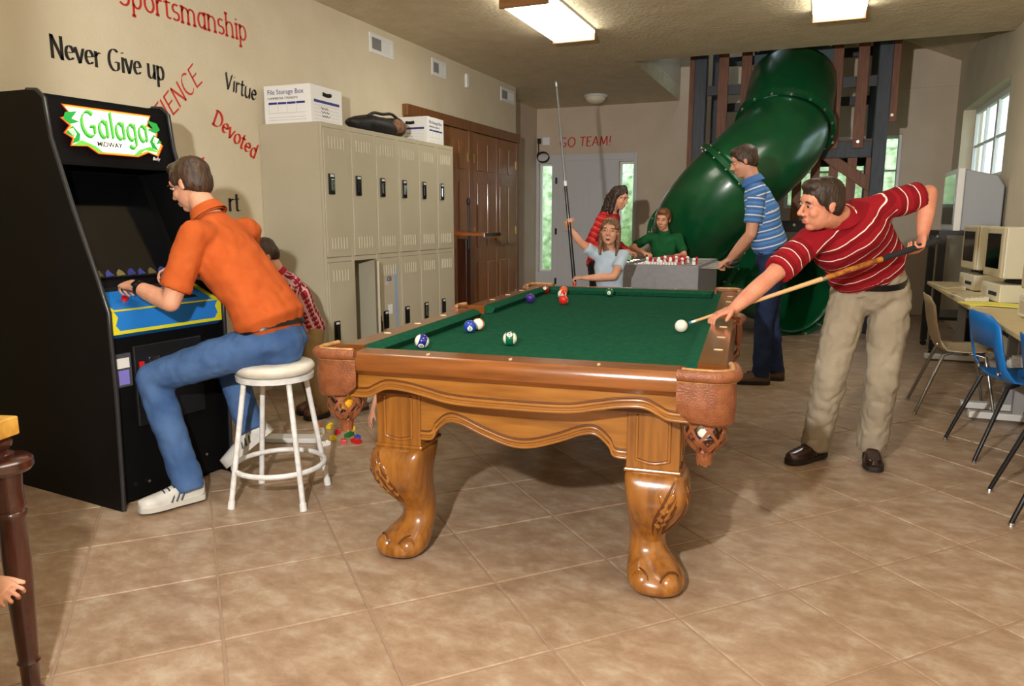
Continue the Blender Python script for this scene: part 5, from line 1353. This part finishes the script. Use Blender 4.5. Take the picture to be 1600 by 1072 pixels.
rm_, T_, Rm_, k_, G_ = person('man in red striped polo and khakis bending to shoot pool', (.2, 4.22, 0), J, skin=m_skinr, shirt=m_redstripe, pants=m_khaki, hair=m_hdk, shoes=(m_brogue, m_soled, dict(accent=m_brogue)), voxel=.0042, pant_r=1.2, width=1.08, sleeve=.80, hem=.05, shirt_fold=.007, pant_fold=.010)
cue('wooden pool cue with amber butt and black grip aimed at the white ball', (.52, 3.945, 1.205), (-.527, 3.407, .828),
    [('tip', .992, 1.0, .0062, .006, m_tip), ('ferrule', .975, .992, .0065, .0062, m_white), ('shaft', .475, .975, .0115, .0065, m_maple), ('joint', .458, .475, .012, .0118, m_chrome), ('forearm', .235, .458, .0135, .012, m_burl), ('grip', .02, .235, .0150, .0138, m_wrap), ('butt_cap', 0, .02, .0150, .0150, m_blackp)])

# ---- man in orange polo seated at the arcade
m_orange = cloth('orange_polo', (194, 92, 40), var=(184, 84, 34))
J = dict(pelvis=(-2.27, 2.66, .745), chest=(-2.47, 2.63, 1.10), neck=(-2.585, 2.62, 1.325), head=(-2.672, 2.62, 1.455), hf=(-.93, -.10, -.34), hu=(-.40, 0, 1), bow=(.06, 0, .0),
    shR=(-2.53, 2.81, 1.24), shL=(-2.49, 2.44, 1.235), elR=(-2.71, 2.93, 1.0), elL=(-2.555, 2.345, .945), wrR=(-2.90, 2.76, 1.045), wrL=(-2.775, 2.365, 1.005),
    haR=((-.75, -.55, .05), (-.1, .2, .95), -1, dict(curl=(35, 45, 30), spread=8, thumb=45)),
    haL=((-.95, .25, .10), (-.1, -.25, .95), -1, dict(curl=(55, 65, 40), spread=4, thumb=35)),
    hipR=(-2.31, 2.77, .735), hipL=(-2.31, 2.55, .735), kneeR=(-2.74, 2.83, .62), kneeL=(-2.77, 2.41, .585), ankR=(-2.545, 2.765, .285), ankL=(-2.615, 2.42, .10), toeR=(-2.66, 2.66, .10), toeL=(-2.735, 2.17, .02), fuR=(-.55, -.25, .75))
om, T_, Rm_, k_, G_ = person('man in orange polo and jeans seated at the arcade cabinet', (-2.27, 2.66, 0), J, shirt=m_orange, pants=m_denim, hair=m_hbr, shoes=(m_sneak, m_soleg, dict(accent=mat('charcoal_accent', (60, 60, 64), .5))), voxel=.0044, width=1.0, sleeve=.82, hem=.055, pant_r=1.05)
inv = om.matrix_basis.inverted(); a_, b_ = G_['wrL'], G_['elL']; d_ = (b_ - a_).normalized(); c_ = a_ + d_*.035
wt = MB().tube([inv @ (c_ - d_*.011), inv @ (c_ + d_*.011)], .0335, 20).build('wrist_watch', m_blackp, om, smooth=40)
n_ = V3(-.2, -.55, .75).normalized(); MB().cyl(inv @ (c_ + n_*.026), inv @ (c_ + n_*.040), .019, n=20).build('watch_face', m_blackh, wt, smooth=40)

# ---- man in blue striped polo at the foosball table
m_bluestripe = cloth('blue_striped_polo', (74, 116, 178), [(.0, .16, (214, 220, 226)), (.5, .78, (92, 140, 198))], .062)
J = dict(pelvis=(-.33, 6.12, 1.0), chest=(-.42, 6.06, 1.36), neck=(-.50, 6.05, 1.585), head=(-.565, 6.03, 1.735), hf=(-.93, -.05, -.30), hu=(-.25, 0, 1),
    shR=(-.44, 6.25, 1.50), shL=(-.45, 5.87, 1.50), elR=(-.47, 6.36, 1.20), elL=(-.475, 5.85, 1.19), wrR=(-.64, 6.45, .985), wrL=(-.635, 6.0, .99),
    haR=((-.85, .1, -.5), (-.4, .1, .9), -1, dict(curl=(60, 60, 40), thumb=40)), haL=((-.85, .25, -.45), (-.4, -.1, .9), 1, dict(curl=(60, 60, 40), thumb=40)),
    hipR=(-.32, 6.22, .95), hipL=(-.32, 6.02, .95), kneeR=(-.33, 6.24, .53), kneeL=(-.36, 6.02, .53), ankR=(-.26, 6.26, .095), ankL=(-.36, 6.05, .095), toeR=(-.40, 6.24, 0), toeL=(-.52, 6.02, 0))
bm_, T_, Rm_, k_, G_ = person('man in blue striped polo and jeans playing foosball', (-.32, 6.14, 0), J, s=1.03, shirt=m_bluestripe, pants=m_denimd, hair=m_hbr, shoes=(m_boot, m_soled, dict(laces=False)), voxel=.0065, width=.98, sleeve=.75, hem=.055)
inv = bm_.matrix_basis.inverted(); MB().boxc(inv @ V3(-.40, 5.975, 1.075), (.05, .035, .09)).build('phone_pouch', m_blkl, bm_, bevel=.01)

# ---- girl holding a cue upright
m_paleblue = cloth('pale_blue_tee', (186, 204, 218), var=(176, 194, 210))
def girl_hair(t, T, R, k):
    b = Blob(); short = lambda a, c, d: T(a*k, c*k, d*k)
    b.ell(short(0, -.014, .040), (.081*k, .098*k, .080*k), R, 24, 16); b.ell(short(0, -.05, .0), (.074*k, .055*k, .085*k), R)
    for s in (-1, 1):
        b.cone(short(s*.070, -.01, .03), short(s*.074, -.02, -.08), .020*k, .022*k); b.cone(short(s*.074, -.02, -.08), short(s*.07, -.01, -.19), .022*k, .013*k)
        b.cone(short(s*.02, .072, .088), short(s*.062, .045, .035), .016*k, .013*k)
    b.cone(short(0, -.06, -.03), short(.02, -.055, -.24), .06*k, .035*k)
    b.fuse('hair', m_hgold, t, .006*k, 3, fold=.004, ffreq=45)
J = dict(pelvis=(-1.47, 5.55, .70), chest=(-1.475, 5.52, .93), neck=(-1.465, 5.50, 1.075), head=(-1.458, 5.46, 1.205), hf=(.12, -.98, .08), hu=(.05, .1, 1),
    shR=(-1.585, 5.50, 1.035), shL=(-1.36, 5.50, 1.03), elR=(-1.675, 5.43, 1.12), elL=(-1.40, 5.38, .875), wrR=(-1.755, 5.385, 1.225), wrL=(-1.615, 5.335, .86),
    haR=((.05, -.25, .95), (-.6, .6, .2), -1, dict(curl=(55, 70, 40), thumb=40)), haL=((-.95, -.1, .05), (.0, .1, .95), 1, dict(curl=(60, 70, 40), thumb=45)),
    hipR=(-1.54, 5.55, .66), hipL=(-1.40, 5.55, .66), kneeR=(-1.54, 5.54, .37), kneeL=(-1.40, 5.54, .37), ankR=(-1.54, 5.57, .07), ankL=(-1.40, 5.57, .07), toeR=(-1.54, 5.42, 0), toeL=(-1.39, 5.42, 0))
gl, *_ = person('girl in pale blue tee holding a pool cue upright', (-1.47, 5.55, 0), J, s=.70, hk=.90, female=1, shirt=m_paleblue, pants=m_denim, hair=m_hgold, hair_fn=girl_hair, shoes=(m_sneak, m_soleg, {}), voxel=.0058, sleeve=.6, hem=.02, tuck=False, belt=False, collar=False, open_mouth=True, iris=mat('blue_iris', (50, 66, 84), .5))
cue('dark pool cue with silver shaft held upright by the girl', (-1.69, 5.335, .80), (-1.865, 5.36, 2.30),
    [('tip', .993, 1.0, .0062, .006, m_tip), ('ferrule', .975, .993, .0065, .0062, m_white), ('shaft', .52, .975, .0112, .0065, mat('silver_shaft', (120, 122, 124), .3, metal=.4)), ('joint', .495, .52, .0125, .0118, m_white), ('forearm', .27, .495, .0135, .0122, mat('speckled_black', (20, 20, 22), .25, (110, 110, 108), scale=120, contrast=(.6, .7))), ('grip', .02, .27, .0150, .0138, m_blackp), ('butt_cap', 0, .02, .0150, .0150, m_redp)])

# ---- woman in red striped top
m_redtop = cloth('red_banded_top', (190, 40, 40), [(.1, .28, (120, 36, 40)), (.55, .68, (214, 96, 84))], .055)
def woman_hair(t, T, R, k):
    b = Blob(); P = lambda a, c, d: T(a*k, c*k, d*k)
    b.ell(P(0, -.016, .040), (.082*k, .098*k, .082*k), R, 24, 16); b.ell(P(0, -.052, .0), (.078*k, .060*k, .09*k), R)
    b.cone(P(0, -.07, -.02), P(0, -.10, -.20), .075*k, .065*k); b.cone(P(0, -.10, -.20), P(0, -.11, -.34), .065*k, .03*k)
    for s in (-1, 1): b.cone(P(s*.066, -.01, .03), P(s*.062, -.02, -.16), .026*k, .028*k)
    b.cone(P(0, .02, .105), P(0, .062, .075), .04*k, .025*k)
    b.fuse('hair', m_hdk, t, .0065, 3, fold=.007, ffreq=32)
J = dict(pelvis=(-2.08, 7.35, .86), chest=(-1.99, 7.33, 1.18), neck=(-1.935, 7.31, 1.375), head=(-1.865, 7.30, 1.505), hf=(.94, -.22, -.26), hu=(.2, 0, 1),
    shR=(-1.985, 7.15, 1.31), shL=(-1.96, 7.50, 1.31), elR=(-2.10, 7.08, 1.06), elL=(-1.97, 7.58, 1.06), wrR=(-1.87, 6.95, .98), wrL=(-1.78, 7.4, .97),
    haR=((.9, -.3, -.2), (0, 0, 1), 1, dict(curl=(50, 60, 40))), haL=((.9, -.2, -.2), (0, 0, 1), -1, dict(curl=(50, 60, 40))),
    hipR=(-2.08, 7.26, .82), hipL=(-2.08, 7.44, .82), kneeR=(-2.04, 7.25, .46), kneeL=(-2.04, 7.45, .46), ankR=(-2.10, 7.25, .09), ankL=(-2.10, 7.45, .09), toeR=(-1.92, 7.23, 0), toeL=(-1.92, 7.44, 0))
person('woman with long dark hair in red banded top playing foosball', (-2.07, 7.35, 0), J, s=.93, hk=.95, female=1, shirt=m_redtop, pants=m_blackc, hair=m_hdk, hair_fn=woman_hair, shoes=(m_blkl, m_soled, dict(laces=False)), voxel=.0068, longsleeve=True, belt=False, tuck=False, hem=.05, collar=False)

# ---- boy in green polo
m_greenp = cloth('green_polo', (26, 92, 50), var=(20, 80, 42))
J = dict(pelvis=(-1.49, 7.86, .72), chest=(-1.50, 7.80, .99), neck=(-1.495, 7.78, 1.165), head=(-1.505, 7.74, 1.295), hf=(-.10, -.97, -.16), hu=(.08, -.1, 1),
    shR=(-1.645, 7.77, 1.11), shL=(-1.35, 7.79, 1.11), elR=(-1.80, 7.63, 1.0), elL=(-1.27, 7.72, .92), wrR=(-1.645, 7.52, .955), wrL=(-1.33, 7.56, .93),
    haR=((.8, -.55, -.1), (0, 0, 1), -1, dict(curl=(30, 40, 30))), haL=((-.2, -.9, -.1), (0, 0, 1), 1, dict(curl=(30, 40, 30))),
    hipR=(-1.56, 7.86, .68), hipL=(-1.42, 7.86, .68), kneeR=(-1.56, 7.84, .38), kneeL=(-1.42, 7.84, .38), ankR=(-1.56, 7.88, .075), ankL=(-1.42, 7.88, .075), toeR=(-1.57, 7.72, 0), toeL=(-1.41, 7.72, 0))
person('boy with reddish hair in dark green polo behind the foosball table', (-1.49, 7.86, 0), J, s=.76, hk=.93, shirt=m_greenp, pants=m_denimd, hair=m_hred, shoes=(m_sneak, m_soleg, {}), voxel=.0065, tuck=False, hem=.05, belt=False)

# ---- boy in plaid by the lockers
m_plaid = cloth('red_plaid', (168, 38, 52), [(.0, .3, (206, 150, 150)), (.5, .65, (110, 24, 40))], .034, [(.0, .3, (220, 176, 176)), (.5, .65, (120, 26, 44))], .034)
J = dict(pelvis=(-3.06, 3.93, .60), chest=(-3.07, 3.80, .84), neck=(-3.12, 3.72, .97), head=(-3.17, 3.66, 1.075), hf=(-.55, -.60, -.58), hu=(-.2, -.3, .9),
    shR=(-3.21, 3.84, .91), shL=(-2.98, 3.69, .91), elR=(-3.27, 3.72, .70), elL=(-2.99, 3.60, .70), wrR=(-3.22, 3.58, .52), wrL=(-3.08, 3.52, .52),
    haR=((.1, -.4, -.9), (-.5, -.8, .2), 1, dict(curl=(30, 30, 20))), haL=((-.1, -.4, -.9), (.5, -.8, .2), -1, dict(curl=(30, 30, 20))),
    hipR=(-3.12, 3.97, .56), hipL=(-3.0, 3.89, .56), kneeR=(-3.12, 3.93, .31), kneeL=(-2.99, 3.83, .31), ankR=(-3.10, 3.99, .06), ankL=(-2.97, 3.90, .06), toeR=(-3.18, 3.84, 0), toeL=(-3.03, 3.77, 0))
person('boy in red plaid shirt bending down beside the lockers', (-3.06, 3.93, 0), J, s=.60, hk=.88, shirt=m_plaid, pants=m_tan, hair=m_hbr, shoes=(m_boot, m_soled, dict(laces=False)), voxel=.0062, tuck=False, hem=.05, pant_r=1.25, width=1.15, belt=False)
# ---- child on the floor reaching for the blocks
m_greyt = cloth('grey_tee', (150, 150, 156))
J = dict(pelvis=(-2.42, 4.45, .14), chest=(-2.38, 4.24, .27), neck=(-2.38, 4.14, .36), head=(-2.37, 4.05, .44), hf=(-.3, -.8, -.5), hu=(0, -.3, 1),
    shR=(-2.50, 4.13, .33), shL=(-2.27, 4.17, .33), elR=(-2.57, 3.99, .24), elL=(-2.24, 4.06, .22), wrR=(-2.555, 3.865, .10), wrL=(-2.22, 4.0, .12),
    haR=((.0, -.55, -.75), (-.5, -.7, .4), 1, dict(curl=(15, 20, 15), spread=8)), haL=((0, -.7, -.6), (0, -.6, .7), -1, dict(curl=(20, 20, 15))),
    hipR=(-2.50, 4.43, .13), hipL=(-2.33, 4.46, .13), kneeR=(-2.70, 4.26, .15), kneeL=(-2.12, 4.30, .16), ankR=(-2.77, 4.06, .085), ankL=(-2.16, 4.52, .085), toeR=(-2.83, 3.95, .0), toeL=(-2.0, 4.62, 0), fuR=(0, 0, 1))
person('child sitting on the floor behind the pool table reaching for blocks', (-2.42, 4.45, 0), J, s=.58, hk=.87, shirt=m_greyt, pants=m_khaki, hair=m_hbr, shoes=(m_boot, m_soled, dict(laces=False)), voxel=.0062, tuck=False, hem=.03, belt=False, collar=False)
# ---- child at the left edge, only a hand in view
J = dict(pelvis=(-2.33, .93, .55), chest=(-2.32, .92, .77), neck=(-2.31, .92, .92), head=(-2.29, .92, 1.03), hf=(.95, .25, -.1), hu=(0, 0, 1),
    shR=(-2.30, .82, .87), shL=(-2.30, 1.02, .87), elR=(-2.32, .80, .66), elL=(-2.13, 1.03, .58), wrR=(-2.24, .80, .46), wrL=(-1.875, 1.085, .40),
    haR=((.2, 0, -.95), (0, -1, 0), 1, dict(curl=(20, 20, 15))), haL=((.88, .10, -.25), (.1, -.55, .8), 1, dict(curl=((38, 60, 35), (46, 62, 35), (54, 64, 35), (62, 66, 35)), spread=9, thumb=25)),
    hipR=(-2.33, .87, .52), hipL=(-2.33, .99, .52), kneeR=(-2.32, .87, .29), kneeL=(-2.32, .99, .29), ankR=(-2.35, .87, .06), ankL=(-2.35, .99, .06), toeR=(-2.2, .86, 0), toeL=(-2.2, 1.0, 0))
person('child whose fist shows beside the dark turned stand', (-2.33, .93, 0), J, s=.56, hk=.87, shirt=m_greyt, pants=m_denim, hair=m_hbr, shoes=(m_sneak, m_soleg, dict(laces=False)), voxel=.0034, tuck=False, hem=.03, belt=False, collar=False)
